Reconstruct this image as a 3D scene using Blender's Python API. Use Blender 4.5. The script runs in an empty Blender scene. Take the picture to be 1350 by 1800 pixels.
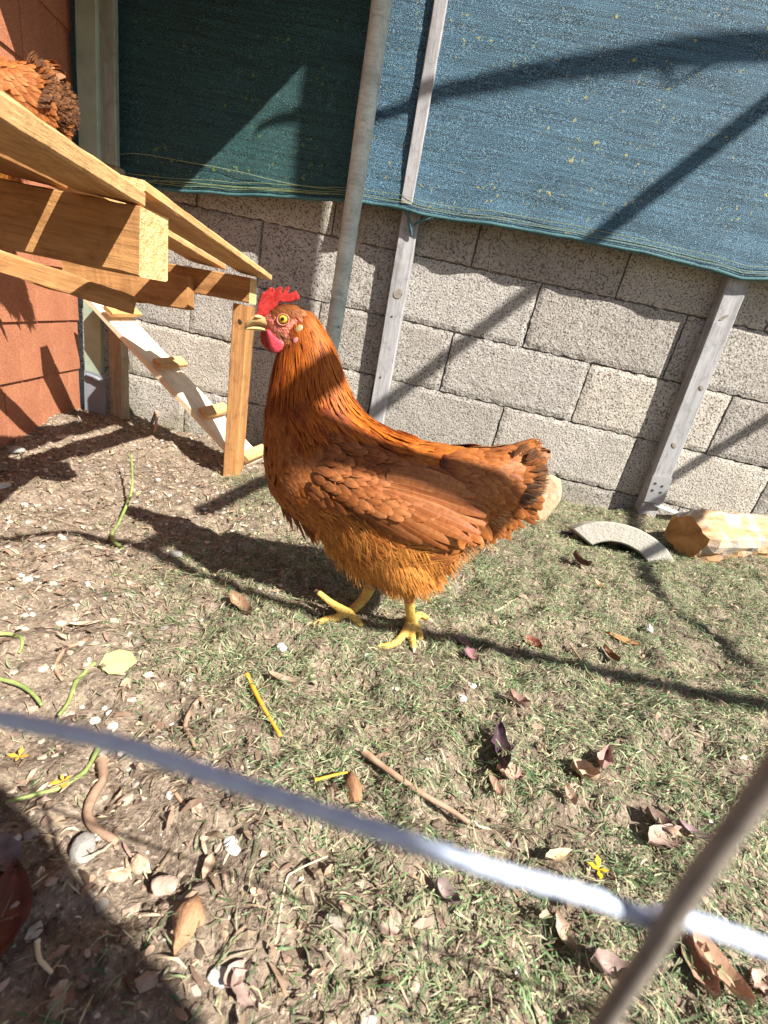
import bpy, bmesh, math, random
import numpy as np
from mathutils import Vector, Matrix, noise
from mathutils.bvhtree import BVHTree
from math import radians, sin, cos, pi
random.seed(7); RNG = np.random.default_rng(7)
SC = bpy.context.scene; COL = SC.collection

# ------------------------------------------------------------------ camera
F_PX = 830.0; CAM = np.array([.706, -1.723, -.224])
YAW, PITCH, ROLL = -.058, .371, .225
def _axes():
    cy, sy, cp, sp, cr, sr = cos(YAW), sin(YAW), cos(PITCH), sin(PITCH), cos(ROLL), sin(ROLL)
    fw = np.array([sy*cp, cy*cp, -sp]); r0 = np.array([cy, -sy, 0]); u0 = np.cross(r0, fw)
    return cr*r0+sr*u0, -sr*r0+cr*u0, fw
RT, UP, FW = _axes()
cam = bpy.data.cameras.new('camera'); cam_o = bpy.data.objects.new('camera', cam); COL.objects.link(cam_o)
cam.sensor_fit = 'HORIZONTAL'; cam.sensor_width = 36; cam.lens = F_PX/1350*36
cam.clip_start = .01; cam.clip_end = 600
cam.dof.use_dof = True; cam.dof.focus_distance = .80; cam.dof.aperture_fstop = 12.5
cam_o.matrix_world = Matrix(((RT[0], UP[0], -FW[0], CAM[0]), (RT[1], UP[1], -FW[1], CAM[1]), (RT[2], UP[2], -FW[2], CAM[2]), (0, 0, 0, 1)))
SC.camera = cam_o
# ------------------------------------------------------------------ sky, sun, exposure
SUN = np.array([.554, -.402, .729])
w = bpy.data.worlds.new('World'); SC.world = w; w.use_nodes = True
nt = w.node_tree; nt.nodes.clear()
sky = nt.nodes.new('ShaderNodeTexSky'); sky.sky_type = 'NISHITA'; sky.sun_disc = False
sky.sun_elevation = radians(46.8); sky.sun_rotation = math.atan2(SUN[0], SUN[1])
bg = nt.nodes.new('ShaderNodeBackground'); bg.inputs[1].default_value = .05
wo = nt.nodes.new('ShaderNodeOutputWorld'); nt.links.new(sky.outputs[0], bg.inputs[0]); nt.links.new(bg.outputs[0], wo.inputs[0])
sl = bpy.data.lights.new('sun', 'SUN'); sl.energy = 5.0; sl.angle = radians(.5); sl.color = (1, .95, .87)
so = bpy.data.objects.new('sun', sl); COL.objects.link(so)
so.rotation_euler = Vector(-SUN).to_track_quat('-Z', 'Y').to_euler()
SC.view_settings.view_transform = 'Standard'; SC.view_settings.look = 'None'
SC.view_settings.exposure = 1.36; SC.view_settings.gamma = 1; SC.view_settings.use_curve_mapping = False
SC.cycles.max_bounces = 6; SC.cycles.transparent_max_bounces = 8
SC.cycles.use_denoising = True

# ------------------------------------------------------------------ helpers
def _ray(u, v): return FW + RT*(u-675)/F_PX + UP*(900-v)/F_PX
def at(u, v, y=0.0):                                  # the place of a photographed point that lies in the plane y
    d = _ray(u, v); return CAM + d*((y-CAM[1])/d[1])
def smooth(a, b, x): t = np.clip((x-a)/(b-a), 0, 1); return t*t*(3-2*t)
def zbase(x, y):
    x = np.asarray(x, float); y = np.asarray(y, float)
    z = -.766+.07*np.clip(x, -1.5, 3)-.03*np.clip(y, -2.5, .1)
    z = z+.055*np.exp(-(((x+.62)/.35)**2+((y+.15)/.45)**2))
    z = z+.004*np.sin(9*x+4*y)+.004*np.sin(5*x-11*y+1)+.003*np.sin(17*x+13*y+2)
    return z
def atg(u, v):
    d = _ray(u, v); t = .2
    for _ in range(60):
        P = CAM+d*t; g = float(zbase(P[0], P[1])); t += (P[2]-g)/(-d[2]+.05)*.8
    P = CAM+d*t; return np.array([P[0], P[1], float(zbase(P[0], P[1]))])
def hsh(*a):
    return noise.noise(Vector(a))
def props(o, label=None, cat=None, group=None, kind=None):
    if label: o['label'] = label
    if cat: o['category'] = cat
    if group: o['group'] = group
    if kind: o['kind'] = kind
    return o
def empty(name, loc, label=None, cat=None, group=None):
    o = bpy.data.objects.new(name, None); COL.objects.link(o); o.location = Vector(loc); o.empty_display_size = .05
    return props(o, label, cat, group)
def mesh(name, V, Fc, mat=None, smooth_=True, col=None, uv=None):
    me = bpy.data.meshes.new(name); V = np.asarray(V, np.float32); Fc = np.asarray(Fc, np.int32)
    k = Fc.shape[1]; me.vertices.add(len(V)); me.vertices.foreach_set('co', V.ravel())
    me.loops.add(Fc.size); me.loops.foreach_set('vertex_index', Fc.ravel())
    me.polygons.add(len(Fc)); me.polygons.foreach_set('loop_start', np.arange(0, Fc.size, k, dtype=np.int32))
    me.polygons.foreach_set('loop_total', np.full(len(Fc), k, np.int32))
    me.update(calc_edges=True)
    me.polygons.foreach_set('use_smooth', np.full(len(Fc), smooth_, bool))
    if col is not None:
        a = me.color_attributes.new('Col', 'FLOAT_COLOR', 'POINT'); c = np.ones((len(V), 4), np.float32); c[:, :3] = col
        a.data.foreach_set('color', c.ravel())
    if uv is not None:
        l = me.uv_layers.new(name='UVMap'); l.data.foreach_set('uv', np.asarray(uv, np.float32)[Fc.ravel()].ravel())
    if mat: me.materials.append(mat)
    me.validate(); return me
def obj(name, me, parent=None, loc=None):
    o = bpy.data.objects.new(name, me); COL.objects.link(o)
    if parent: o.parent = parent
    if loc is not None: o.location = Vector(loc)
    return o
def shift(V, root): return np.asarray(V)-np.array(root.location) if root else np.asarray(V)
def bm_mesh(name, bm, mat, smooth_=False):
    me = bpy.data.meshes.new(name); bm.to_mesh(me); bm.free(); me.materials.append(mat)
    if smooth_: me.polygons.foreach_set('use_smooth', np.ones(len(me.polygons), bool))
    return me

# ------------------------------------------------------------------ materials
class NB:
    def __init__(s, name):
        s.m = bpy.data.materials.new(name); s.m.use_nodes = True; s.t = s.m.node_tree; s.t.nodes.clear()
        s.out = s.n('ShaderNodeOutputMaterial'); s.b = s.n('ShaderNodeBsdfPrincipled'); s.l(s.b.outputs[0], s.out.inputs[0])
    def n(s, t, **k):
        q = s.t.nodes.new(t)
        for a, b in k.items(): setattr(q, a, b)
        return q
    def l(s, a, b): s.t.links.new(a, b)
    def coord(s, which='Object', scale=(1, 1, 1), rot=(0, 0, 0)):
        c = s.n('ShaderNodeTexCoord'); m = s.n('ShaderNodeMapping'); m.inputs['Scale'].default_value = scale; m.inputs['Rotation'].default_value = rot
        s.l(c.outputs[which], m.inputs[0]); return m.outputs[0]
    def noise(s, vec, scale, detail=4, rough=.6, out='Fac', dist=0):
        q = s.n('ShaderNodeTexNoise'); q.inputs['Scale'].default_value = scale; q.inputs['Detail'].default_value = detail
        q.inputs['Roughness'].default_value = rough; q.inputs['Distortion'].default_value = dist; s.l(vec, q.inputs['Vector']); return q.outputs[out]
    def vor(s, vec, scale, out='Distance', feat='F1'):
        q = s.n('ShaderNodeTexVoronoi'); q.feature = feat; q.inputs['Scale'].default_value = scale; s.l(vec, q.inputs['Vector']); return q.outputs[out]
    def wave(s, vec, scale, dist=2, detail=2, direction='X'):
        q = s.n('ShaderNodeTexWave'); q.bands_direction = direction; q.inputs['Scale'].default_value = scale; q.inputs['Distortion'].default_value = dist
        q.inputs['Detail'].default_value = detail; s.l(vec, q.inputs['Vector']); return q.outputs['Fac']
    def ramp(s, fac, stops):
        q = s.n('ShaderNodeValToRGB'); e = q.color_ramp.elements
        while len(e) < len(stops): e.new(.5)
        for i, (p, c) in enumerate(stops): e[i].position = p; e[i].color = (*c, 1) if len(c) == 3 else c
        s.l(fac, q.inputs[0]); return q.outputs[0]
    def gray(s, fac, a, b):
        q = s.n('ShaderNodeMapRange'); q.inputs[1].default_value = a; q.inputs[2].default_value = b; s.l(fac, q.inputs[0]); return q.outputs[0]
    def mix(s, fac, a, b, mode='MIX'):
        q = s.n('ShaderNodeMix'); q.data_type = 'RGBA'; q.blend_type = mode
        for v, i in ((fac, q.inputs[0]), (a, q.inputs[6]), (b, q.inputs[7])):
            if isinstance(v, (int, float)): i.default_value = v
            elif isinstance(v, tuple): i.default_value = (*v, 1)
            else: s.l(v, i)
        return q.outputs[2]
    def math(s, op, a, b=0.0):
        q = s.n('ShaderNodeMath'); q.operation = op
        for v, i in ((a, q.inputs[0]), (b, q.inputs[1])):
            if isinstance(v, (int, float)): i.default_value = v
            else: s.l(v, i)
        return q.outputs[0]
    def bump(s, h, strength=.5, dist=.003, prev=None):
        q = s.n('ShaderNodeBump'); q.inputs['Strength'].default_value = strength; q.inputs['Distance'].default_value = dist; s.l(h, q.inputs['Height'])
        if prev: s.l(prev, q.inputs['Normal'])
        return q.outputs[0]
    def fin(s, col=None, rough=.8, spec=.3, nrm=None, **k):
        if col is not None:
            if isinstance(col, tuple): s.b.inputs['Base Color'].default_value = (*col, 1)
            else: s.l(col, s.b.inputs['Base Color'])
        if isinstance(rough, (int, float)): s.b.inputs['Roughness'].default_value = rough
        else: s.l(rough, s.b.inputs['Roughness'])
        s.b.inputs['Specular IOR Level'].default_value = spec
        if nrm: s.l(nrm, s.b.inputs['Normal'])
        for a, b in k.items(): s.b.inputs[a.replace('_', ' ')].default_value = b
        return s.m
    def attr(s, name='Col'):
        q = s.n('ShaderNodeAttribute'); q.attribute_name = name; return q.outputs['Color']
    def rnd(s): return s.n('ShaderNodeObjectInfo').outputs['Random']

def m_block():
    b = NB('pumice_block'); c = b.coord('Object'); inf = b.rnd()
    ad = b.n('ShaderNodeVectorMath'); ad.operation = 'ADD'; b.l(c, ad.inputs[0]); mu = b.math('MULTIPLY', inf, 37.0); b.l(mu, ad.inputs[1]); v = ad.outputs[0]
    n1 = b.noise(v, 9, 5); n2 = b.noise(v, 120, 4, .65); pv = b.vor(v, 150); pv2 = b.vor(v, 75)
    base = b.ramp(n1, [(.3, (.38, .365, .335)), (.55, (.46, .44, .405)), (.75, (.54, .52, .475))])
    base = b.mix(b.gray(n2, .35, .7), b.mix(.6, base, (.30, .27, .235)), b.mix(.35, base, (.60, .56, .50)))
    pore = b.gray(b.noise(v, 190, 3, .55), .36, .46)
    base = b.mix(pore, (.10, .09, .075), base)
    tone = b.ramp(inf, [(0, (.78, .76, .75)), (.5, (.92, .92, .93)), (1, (1.06, 1.03, .98))]); base = b.mix(1.0, base, tone, 'MULTIPLY')
    g = b.n('ShaderNodeNewGeometry'); sx = b.n('ShaderNodeSeparateXYZ'); b.l(g.outputs['Position'], sx.inputs[0])
    st = b.gray(b.noise(g.outputs['Position'], 3.5, 6, .7, dist=.6), .50, .66); base = b.mix(b.math('MULTIPLY', st, .35), base, (.24, .21, .18))
    moss = b.math('MULTIPLY', b.gray(sx.outputs[2], -.04, .22), b.gray(b.noise(g.outputs['Position'], 5, 4), .38, .65))
    base = b.mix(b.math('MULTIPLY', moss, .45), base, (.16, .14, .06))
    low = b.math('MULTIPLY', b.gray(sx.outputs[2], -.50, -.78), b.gray(b.noise(g.outputs['Position'], 7, 4), .4, .6))
    base = b.mix(b.math('MULTIPLY', low, .5), base, (.16, .15, .08))
    h = b.math('ADD', b.math('MULTIPLY', pore, .9), b.math('MULTIPLY', pv, .8)); h = b.math('ADD', h, b.math('MULTIPLY', n2, .8))
    return b.fin(base, .95, .1, b.bump(h, .9, .002))
def m_mortar():
    b = NB('mortar'); v = b.coord(); n = b.noise(v, 60, 5)
    return b.fin(b.ramp(n, [(.3, (.10, .09, .08)), (.7, (.30, .27, .24))]), .95, .1, b.bump(n, 1, .006))
def m_wood(name, a, c, d=(.12, .08, .05), g=1.0, grey=0.0, rough=.75, bumpy=.5):
    b = NB(name); v = b.coord('Object', (1.5, 22, 22)); r = b.rnd()
    ad = b.n('ShaderNodeVectorMath'); ad.operation = 'ADD'; b.l(v, ad.inputs[0]); b.l(b.math('MULTIPLY', r, 50.0), ad.inputs[1]); v = ad.outputs[0]
    n = b.noise(v, 1.3*g, 6, .6, dist=.5); f = b.noise(v, 9*g, 4, .7); big = b.noise(b.coord('Object'), 9, 3)
    col = b.ramp(n, [(.3, c), (.5, a), (.68, tuple(min(1, x*1.18) for x in a))])
    col = b.mix(b.gray(f, .45, .7), col, b.mix(.45, col, d))
    col = b.mix(b.math('MULTIPLY', b.gray(big, .55, .75), .3), col, d)
    st = b.noise(b.coord('Object', (1, 1, 1)), 28, 5, .7); col = b.mix(b.math('MULTIPLY', b.gray(st, .52, .70), .45), col, d)
    kn = b.vor(b.coord('Object', (1, 2.2, 2.2)), 5.5); col = b.mix(b.math('MULTIPLY', b.gray(kn, .10, .04), .8), col, tuple(x*.6 for x in d))
    h = b.math('ADD', n, b.math('MULTIPLY', f, .6))
    fine = b.noise(b.coord('Object'), 260, 2)
    h = b.math('ADD', h, b.math('MULTIPLY', fine, .25))
    return b.fin(col, rough, .25, b.bump(h, bumpy, .002))
def m_plain(name, a, c, scale=30, rough=.8, spec=.3, bs=.4, bd=.002, **k):
    b = NB(name); n = b.noise(b.coord(), scale, 5, .65)
    return b.fin(b.ramp(n, [(.3, a), (.7, c)]), rough, spec, b.bump(n, bs, bd), **k)
def m_attr(name, rough=.8, spec=.2, vary=40, trans=0.0, mul=(1, 1, 1), bs=.5):
    b = NB(name); n = b.noise(b.coord(), vary, 4)
    c = b.mix(1.0, b.attr(), b.ramp(n, [(.3, (.72, .72, .72)), (.7, (1.15, 1.15, 1.15))]), 'MULTIPLY')
    b.fin(c, rough, spec, b.bump(n, bs, .002))
    if trans:
        t = b.n('ShaderNodeBsdfTranslucent'); b.l(c, t.inputs[0]); x = b.n('ShaderNodeMixShader'); x.inputs[0].default_value = trans
        b.l(b.b.outputs[0], x.inputs[1]); b.l(t.outputs[0], x.inputs[2]); b.l(x.outputs[0], b.out.inputs[0])
    return b.m
def m_feather():
    b = NB('feather'); uvn = b.n('ShaderNodeTexCoord').outputs['UV']; mp = b.n('ShaderNodeMapping'); mp.inputs['Scale'].default_value = (1, 1, 1); b.l(uvn, mp.inputs[0])
    s = b.n('ShaderNodeSeparateXYZ'); b.l(mp.outputs[0], s.inputs[0]); u, v = s.outputs[0], s.outputs[1]
    au = b.math('ABSOLUTE', b.math('SUBTRACT', u, .5))
    k = b.math('ADD', b.math('MULTIPLY', v, 60.0), b.math('MULTIPLY', au, -22.0)); barb = b.math('SINE', b.math('MULTIPLY', k, 3.0))
    n = b.noise(b.coord('Object'), 160, 4, .7)
    c = b.mix(1.0, b.attr(), b.ramp(n, [(.3, (.70, .64, .58)), (.7, (1.2, 1.2, 1.2))]), 'MULTIPLY')
    c = b.mix(b.math('MULTIPLY', b.gray(barb, -1, 1), .10), c, (.06, .02, .01))
    shaft = b.gray(au, .05, .0); c = b.mix(b.math('MULTIPLY', shaft, .35), c, (.50, .28, .14))
    edge = b.gray(au, .36, .5); c = b.mix(b.math('MULTIPLY', edge, .35), c, (.62, .32, .15))
    b.fin(c, .45, .2, b.bump(barb, .2, .0004)); b.b.inputs['Anisotropic'].default_value = .3
    t = b.n('ShaderNodeBsdfTranslucent'); b.l(c, t.inputs[0]); x = b.n('ShaderNodeMixShader'); x.inputs[0].default_value = .14
    b.l(b.b.outputs[0], x.inputs[1]); b.l(t.outputs[0], x.inputs[2]); b.l(x.outputs[0], b.out.inputs[0]); return b.m
def m_net(dk=1.0):
    b = NB('shade_net_mesh'); c = b.coord('Object')
    rows = b.noise(b.coord('Object', (3, 1, 120)), 1.0, 4, .7); spk = b.noise(b.coord('Object', (1.0, 1, 1.6)), 420, 3, .6)
    big = b.noise(b.coord('Object', (1, 1, 3)), 5, 4)
    wv = b.wave(b.coord('Object', (1, 1, 1)), 62, 3.0, 2, 'Z')
    col = b.ramp(big, [(.3, (.010, .068, .132)), (.7, (.020, .108, .185))])
    col = b.mix(b.gray(rows, .62, .42), b.mix(.82, col, (.005, .020, .030)), b.mix(.10, col, (.3, .5, .62)))
    col = b.mix(b.math('MULTIPLY', b.gray(wv, .55, .1), .55), col, (.008, .03, .038))
    col = b.mix(b.gray(spk, .53, .68), col, (.28, .44, .56))  # pale flecks paint the glint of the threads into the colour
    col = b.mix(b.gray(spk, .50, .30), col, (.004, .018, .026))
    yn = b.math('MULTIPLY', b.gray(b.noise(c, 75, 3, .5), .645, .685), b.gray(b.noise(c, 6, 3), .45, .6))
    col = b.mix(yn, col, (.40, .36, .10))
    h = b.math('ADD', spk, b.math('MULTIPLY', rows, .7))
    b.fin(col, .55, .28, b.bump(h, .9, .003))
    if dk < 1: b.l(b.mix(1.0, col, (dk*.55, dk*.85, dk*.62), 'MULTIPLY'), b.b.inputs['Base Color'])  # darker, greener copy for the left panel, its shade put into the colour
    # small holes between the threads let some light through
    t = b.n('ShaderNodeBsdfTranslucent'); b.l(b.mix(.5, col, (.05, .25, .14)), t.inputs[0])
    x = b.n('ShaderNodeMixShader'); x.inputs[0].default_value = .12; b.l(b.b.outputs[0], x.inputs[1]); b.l(t.outputs[0], x.inputs[2]); b.l(x.outputs[0], b.out.inputs[0])
    return b.m
def m_ground():
    b = NB('soil'); g = b.n('ShaderNodeNewGeometry').outputs['Position']
    n = b.noise(g, 3, 6, .65); n2 = b.noise(g, 45, 5, .7); n3 = b.noise(g, 220, 3, .6)
    c = b.ramp(n2, [(.3, (.055, .040, .028)), (.5, (.16, .122, .09)), (.7, (.31, .25, .185))])
    c = b.mix(b.gray(n, .35, .65), c, b.mix(.5, c, (.30, .235, .175)))
    c = b.mix(b.gray(n3, .55, .75), c, (.46, .38, .29)); c = b.mix(b.gray(n3, .42, .30), c, (.06, .042, .03))
    return b.fin(c, .95, .1, b.bump(b.math('ADD', n2, b.math('MULTIPLY', n3, .5)), .9, .006))
def m_shingle():
    b = NB('red_felt_shingle'); c = b.coord(); n = b.noise(c, 400, 2, .6); n2 = b.noise(c, 8, 4)
    k = b.ramp(n2, [(.3, (.36, .125, .055)), (.7, (.50, .20, .095))]); k = b.mix(b.gray(n, .4, .7), b.mix(.45, k, (.16, .05, .035)), b.mix(.25, k, (.75, .42, .3)))
    return b.fin(k, .9, .15, b.bump(n, .5, .0012))

M = dict(block=m_block(), mortar=m_mortar(),
  new_wood=m_wood('sawn_spruce', (.60, .36, .155), (.43, .23, .08), (.17, .075, .025), g=1.2, bumpy=1),
  pale_wood=m_wood('pale_planed_wood', (.80, .69, .51), (.70, .57, .38), (.5, .36, .2), rough=.6, bumpy=.2),
  brown_wood=m_wood('brown_sawn_wood', (.38, .19, .07), (.27, .125, .04), (.12, .05, .018)),
  grey_wood=m_wood('weathered_grey_wood', (.34, .335, .34), (.22, .215, .215), (.09, .08, .075), g=1.6),
  trim=m_wood('shaded_green_trim', (.22, .27, .22), (.15, .19, .155), (.08, .08, .06)), old_wood=m_wood('old_brown_post', (.36, .29, .20), (.24, .18, .12), (.08, .06, .04), g=1.2, bumpy=1),
  pole=m_wood('grey_green_pole', (.44, .50, .46), (.30, .35, .32), (.16, .15, .11), g=.8),
  white_paint=m_plain('old_white_paint', (.22, .29, .22), (.34, .42, .33), 12, .7),
  felt=m_plain('grey_roofing_felt', (.16, .18, .21), (.24, .26, .29), 200, .9),
  end_grain=m_plain('rough_end_grain', (.50, .29, .11), (.80, .55, .27), 90, .85, bs=1, bd=.006),
  knot=m_plain('knot', (.16, .13, .10), (.34, .31, .27), 60), hole=m_plain('nail_hole', (.03, .02, .015), (.06, .04, .03), 60),
  metal=m_plain('galvanised_steel', (.55, .57, .60), (.72, .74, .76), 60, .38, .5, .15, .0006, Metallic=.75),
  wire=m_plain('galvanised_wire', (.42, .50, .66), (.62, .70, .84), 300, .45, .5, .5, .0004, Metallic=.15),
  shaded_wire=m_plain('shaded_brown_wire', (.22, .19, .165), (.34, .30, .26), 260, .6, .4, .4, .0004, Metallic=.3),  # brown-grey holds the shadow on the upright wire in its colour
  net=m_net(), net_shaded=m_net(.62), thread=m_plain('yellow_thread', (.14, .20, .10), (.30, .33, .16), 200, .7), hem=m_plain('net_hem', (.015, .07, .075), (.07, .16, .17), 260, .6, .3, .8, .003),
  ground=m_ground(), shingle=m_shingle(), feather=m_feather(), litter=m_attr('dry_litter', .8, .2, 60, .12), pebble=m_attr('pebbles', .85, .25, 90, bs=.8),
  grass=m_attr('grass_clippings', .6, .3, 12, .2, bs=.1), leaf=m_attr('dead_leaf', .55, .35, 70, .15, bs=.7))

# ------------------------------------------------------------------ the ground
def axis(lo, hi, step, far):
    a = list(np.arange(lo, hi, step)); s = step
    l, h = [], []
    x = lo
    while x > -far: s *= 1.35; x -= s; l.append(x)
    s = step; x = hi
    while x < far: s *= 1.35; x += s; h.append(x)
    return np.array(l[::-1]+a+h)
gx, gy = axis(-.95, 2.3, .0075, 300), axis(-1.95, .02, .0075, 300)
GX, GY = np.meshgrid(gx, gy)
def vnoise(x, y, s, seed):                            # smooth value noise
    r = np.random.default_rng(seed).random((256, 256)); X, Y = x*s, y*s
    i, j = np.floor(X).astype(int), np.floor(Y).astype(int); fx, fy = X-i, Y-j; fx, fy = fx*fx*(3-2*fx), fy*fy*(3-2*fy)
    g = lambda a, b: r[a % 256, b % 256]
    return (g(i, j)*(1-fx)+g(i+1, j)*fx)*(1-fy)+(g(i, j+1)*(1-fx)+g(i+1, j+1)*fx)*fy
def micro(x, y): return (vnoise(x, y, 14, 1)-.5)*.018+(vnoise(x, y, 37, 2)-.5)*.015+(vnoise(x, y, 85, 3)-.5)*.007
def zg(x, y): return zbase(x, y)+micro(np.asarray(x, float), np.asarray(y, float))
GZ = zg(GX, GY); n0, n1 = len(gx), len(gy)
I = np.arange(n0*n1).reshape(n1, n0)
gf = np.stack([I[:-1, :-1], I[:-1, 1:], I[1:, 1:], I[1:, :-1]], -1).reshape(-1, 4)
ground = obj('ground', mesh('ground', np.stack([GX, GY, GZ], -1).reshape(-1, 3), gf, M['ground'])); props(ground, kind='structure')

# ------------------------------------------------------------------ block wall
BL, BH, JT = .468, .2, .007
def block_mesh(seed):
    nx, nz = 30, 14; V = []; Fc = []
    W, Hh = BL-JT, BH-JT
    xs = np.linspace(-W/2, W/2, nx+1); zs = np.linspace(-Hh/2, Hh/2, nz+1)
    for k, z in enumerate(zs):
        for i, x in enumerate(xs):
            ed = min(i, nx-i, 1) * min(k, nz-k, 1)
            n1_ = hsh(x*60, z*60, seed*3.1); n2_ = hsh(x*18, z*18, seed*7.7)
            y = .0012*n1_+.0012*n2_; X, Z = x, z
            if i in (0, nx): X += (.0028*hsh(z*45, seed, 3.)-.0005)*(1 if i == 0 else -1)*1.5
            if k in (0, nz): Z += (.0045*hsh(x*38, seed, 9.)-.0008)*(1 if k == 0 else -1)*1.4
            if ed == 0: y += .0035+.003*hsh(x*30, z*30, seed+4.)
            V.append((X, y, Z))
    for k in range(nz):
        for i in range(nx):
            a = k*(nx+1)+i; Fc.append((a, a+1, a+nx+2, a+nx+1))
    # sides and back
    ring = [i for i in range(nx+1)]+[k*(nx+1)+nx for k in range(1, nz+1)]+[nz*(nx+1)+i for i in range(nx-1, -1, -1)]+[k*(nx+1) for k in range(nz-1, 0, -1)]
    b0 = len(V)
    for r in ring: V.append((V[r][0], .1, V[r][2]))
    m = len(ring)
    for q in range(m): Fc.append((ring[q], b0+q, b0+(q+1) % m, ring[(q+1) % m]))
    return mesh('block', V, Fc, M['block'], False)
wall = empty('block_wall', (.7, .1, -.8), 'rough grey concrete block wall closing off the hen yard behind the net', 'wall')
BM = [block_mesh(s) for s in range(5)]
XW0, XW1 = -1.9, 4.2
for r in range(-5, 8):
    odd = (r % 2 == 0)
    for i in range(int(XW0/BL)-1, int(XW1/BL)+1):
        xc = (i+.5)*BL+(BL/2 if odd else 0); zc = (r+.5)*BH
        o = obj('block', BM[(i*7+r*3) % 5], wall)
        o.location = Vector((xc-.7+random.uniform(-.001, .001), random.uniform(-.003, .003)-.1, zc+.8)); o.rotation_euler = (0, random.uniform(-.004, .004), 0)
        if (i*5+r) % 2: o.scale = (-1, 1, 1)
def box_bm(x0, x1, y0, y1, z0, z1, bev=0):
    bm = bmesh.new(); bmesh.ops.create_cube(bm, size=1)
    for v in bm.verts: v.co = Vector(((x0+x1)/2+v.co.x*(x1-x0), (y0+y1)/2+v.co.y*(y1-y0), (z0+z1)/2+v.co.z*(z1-z0)))
    if bev: bmesh.ops.bevel(bm, geom=list(bm.edges), offset=bev, segments=2, affect='EDGES')
    return bm
obj('mortar', bm_mesh('mortar', box_bm(XW0-.7, XW1-.7, -.088, .08, -.2+.0, 2.4, 0), M['mortar']), wall)

# ------------------------------------------------------------------ boards and tubes
def board(name, P0, P1, wvec, thick, mat, parent=None, rough=.0, seg=14, ends=None, width=None, bow=0, endmat=None):
    """board whose face centreline runs P0->P1; wvec = width direction (vector), the face's outer side is the normal; thick goes inward."""
    P0, P1 = Vector(P0), Vector(P1); X = (P1-P0); L = X.length; X.normalize()
    Y = Vector(wvec); W = width or Y.length; Y = (Y-X*Y.dot(X)).normalized(); Z = X.cross(Y)
    V, Fc, mi = [], [], []; s = random.random()*40
    prof = [(-.5, 0), (-.5, -1), (.5, -1), (.5, 0)]; bv = min(.0025, thick*.15, W*.1)
    ring = []
    for cxp, czp in ((-W/2, 0), (-W/2, -thick), (W/2, -thick), (W/2, 0)):
        sx = 1 if cxp < 0 else -1; sz = -1 if czp == 0 else 1
        a, b = (cxp, czp+sz*bv), (cxp+sx*bv, czp)
        ring += ([b, a] if czp == 0 and cxp < 0 else [a, b] if czp < 0 and cxp < 0 else [b, a] if czp < 0 else [a, b])
    nr = len(ring)
    for k in range(seg+1):
        t = k/seg
        for q, (yy, zz) in enumerate(ring):
            j = rough*Vector((0, hsh(t*L*25, q*.7+s, 1), hsh(t*L*25, q*.7+s, 7)))
            jx = rough*1.5*hsh(q*2.1, s, k) if k in (0, seg) else 0
            V.append((t*L+jx, yy+j.y, zz+j.z+bow*sin(pi*t)))
    for k in range(seg):
        for q in range(nr):
            a = k*nr+q; b = k*nr+(q+1) % nr; Fc.append((a, a+nr, b+nr, b))
    me = bpy.data.meshes.new(name); me.from_pydata(V, [], Fc+[tuple(range(nr)), tuple(range(seg*nr, seg*nr+nr))[::-1]])
    me.materials.append(mat)
    if endmat:
        me.materials.append(endmat); me.polygons[-1].material_index = 1; me.polygons[-2].material_index = 1
    bm = bmesh.new(); bm.from_mesh(me); bmesh.ops.recalc_face_normals(bm, faces=bm.faces); bm.to_mesh(me); bm.free()
    o = bpy.data.objects.new(name, me); COL.objects.link(o)
    Mx = Matrix(((X.x, Y.x, Z.x, P0.x), (X.y, Y.y, Z.y, P0.y), (X.z, Y.z, Z.z, P0.z), (0, 0, 0, 1)))
    if parent: o.parent = parent; o.matrix_world = Mx; o.matrix_local = Matrix.Translation(-parent.location) @ Mx
    else: o.matrix_world = Mx
    return o
def tube_arrays(P, R, n=8, cap=True, wob=0, seed=0):
    P = [Vector(p) for p in P]; V, Fc = [], []
    up = Vector((.3, .2, 1)); prev = None
    for i, p in enumerate(P):
        d = (P[min(i+1, len(P)-1)]-P[max(i-1, 0)]).normalized()
        a = (prev if prev is not None else (up-d*up.dot(d)).normalized()); a = (a-d*a.dot(d)).normalized(); prev = a; b = d.cross(a)
        r = R[i] if hasattr(R, '__len__') else R
        for k in range(n):
            th = 2*pi*k/n; q = r*(1+wob*hsh(i*.5, cos(th)*1.3, sin(th)*1.3+seed)); V.append(tuple(p+a*cos(th)*q+b*sin(th)*q))
    for i in range(len(P)-1):
        for k in range(n):
            a = i*n+k; b = i*n+(k+1) % n; Fc.append((a, b, b+n, a+n))
    if cap:
        for base, pp in ((0, P[0]), ((len(P)-1)*n, P[-1])):
            c = len(V); V.append(tuple(pp))
            for k in range(n): Fc.append((base+k, base+(k+1) % n, c, c))
    return np.array(V), Fc
def tri_fix(Fc): return [tuple(dict.fromkeys(f)) for f in Fc]
def tube(name, P, R, mat, parent=None, n=8, wob=0, seed=0):
    V, Fc = tube_arrays(P, R, n, True, wob, seed)
    base = np.array(parent.location) if parent else V.mean(0)
    me = bpy.data.meshes.new(name); me.from_pydata([tuple(v) for v in V-base], [], tri_fix(Fc)); me.materials.append(mat)
    me.polygons.foreach_set('use_smooth', np.ones(len(me.polygons), bool))
    return obj(name, me, parent, None if parent else base)
def resample(P, n):
    P = np.array([np.array(p, float) for p in P]); out = []
    m = len(P)
    for t in np.linspace(0, m-1, n):
        i = min(int(t), m-2); f = t-i; p0, p1, p2, p3 = P[max(i-1, 0)], P[i], P[i+1], P[min(i+2, m-1)]
        out.append(.5*((2*p1)+(-p0+p2)*f+(2*p0-5*p1+4*p2-p3)*f*f+(-p0+3*p1-3*p2+p3)*f**3))
    return np.array(out)

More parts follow.
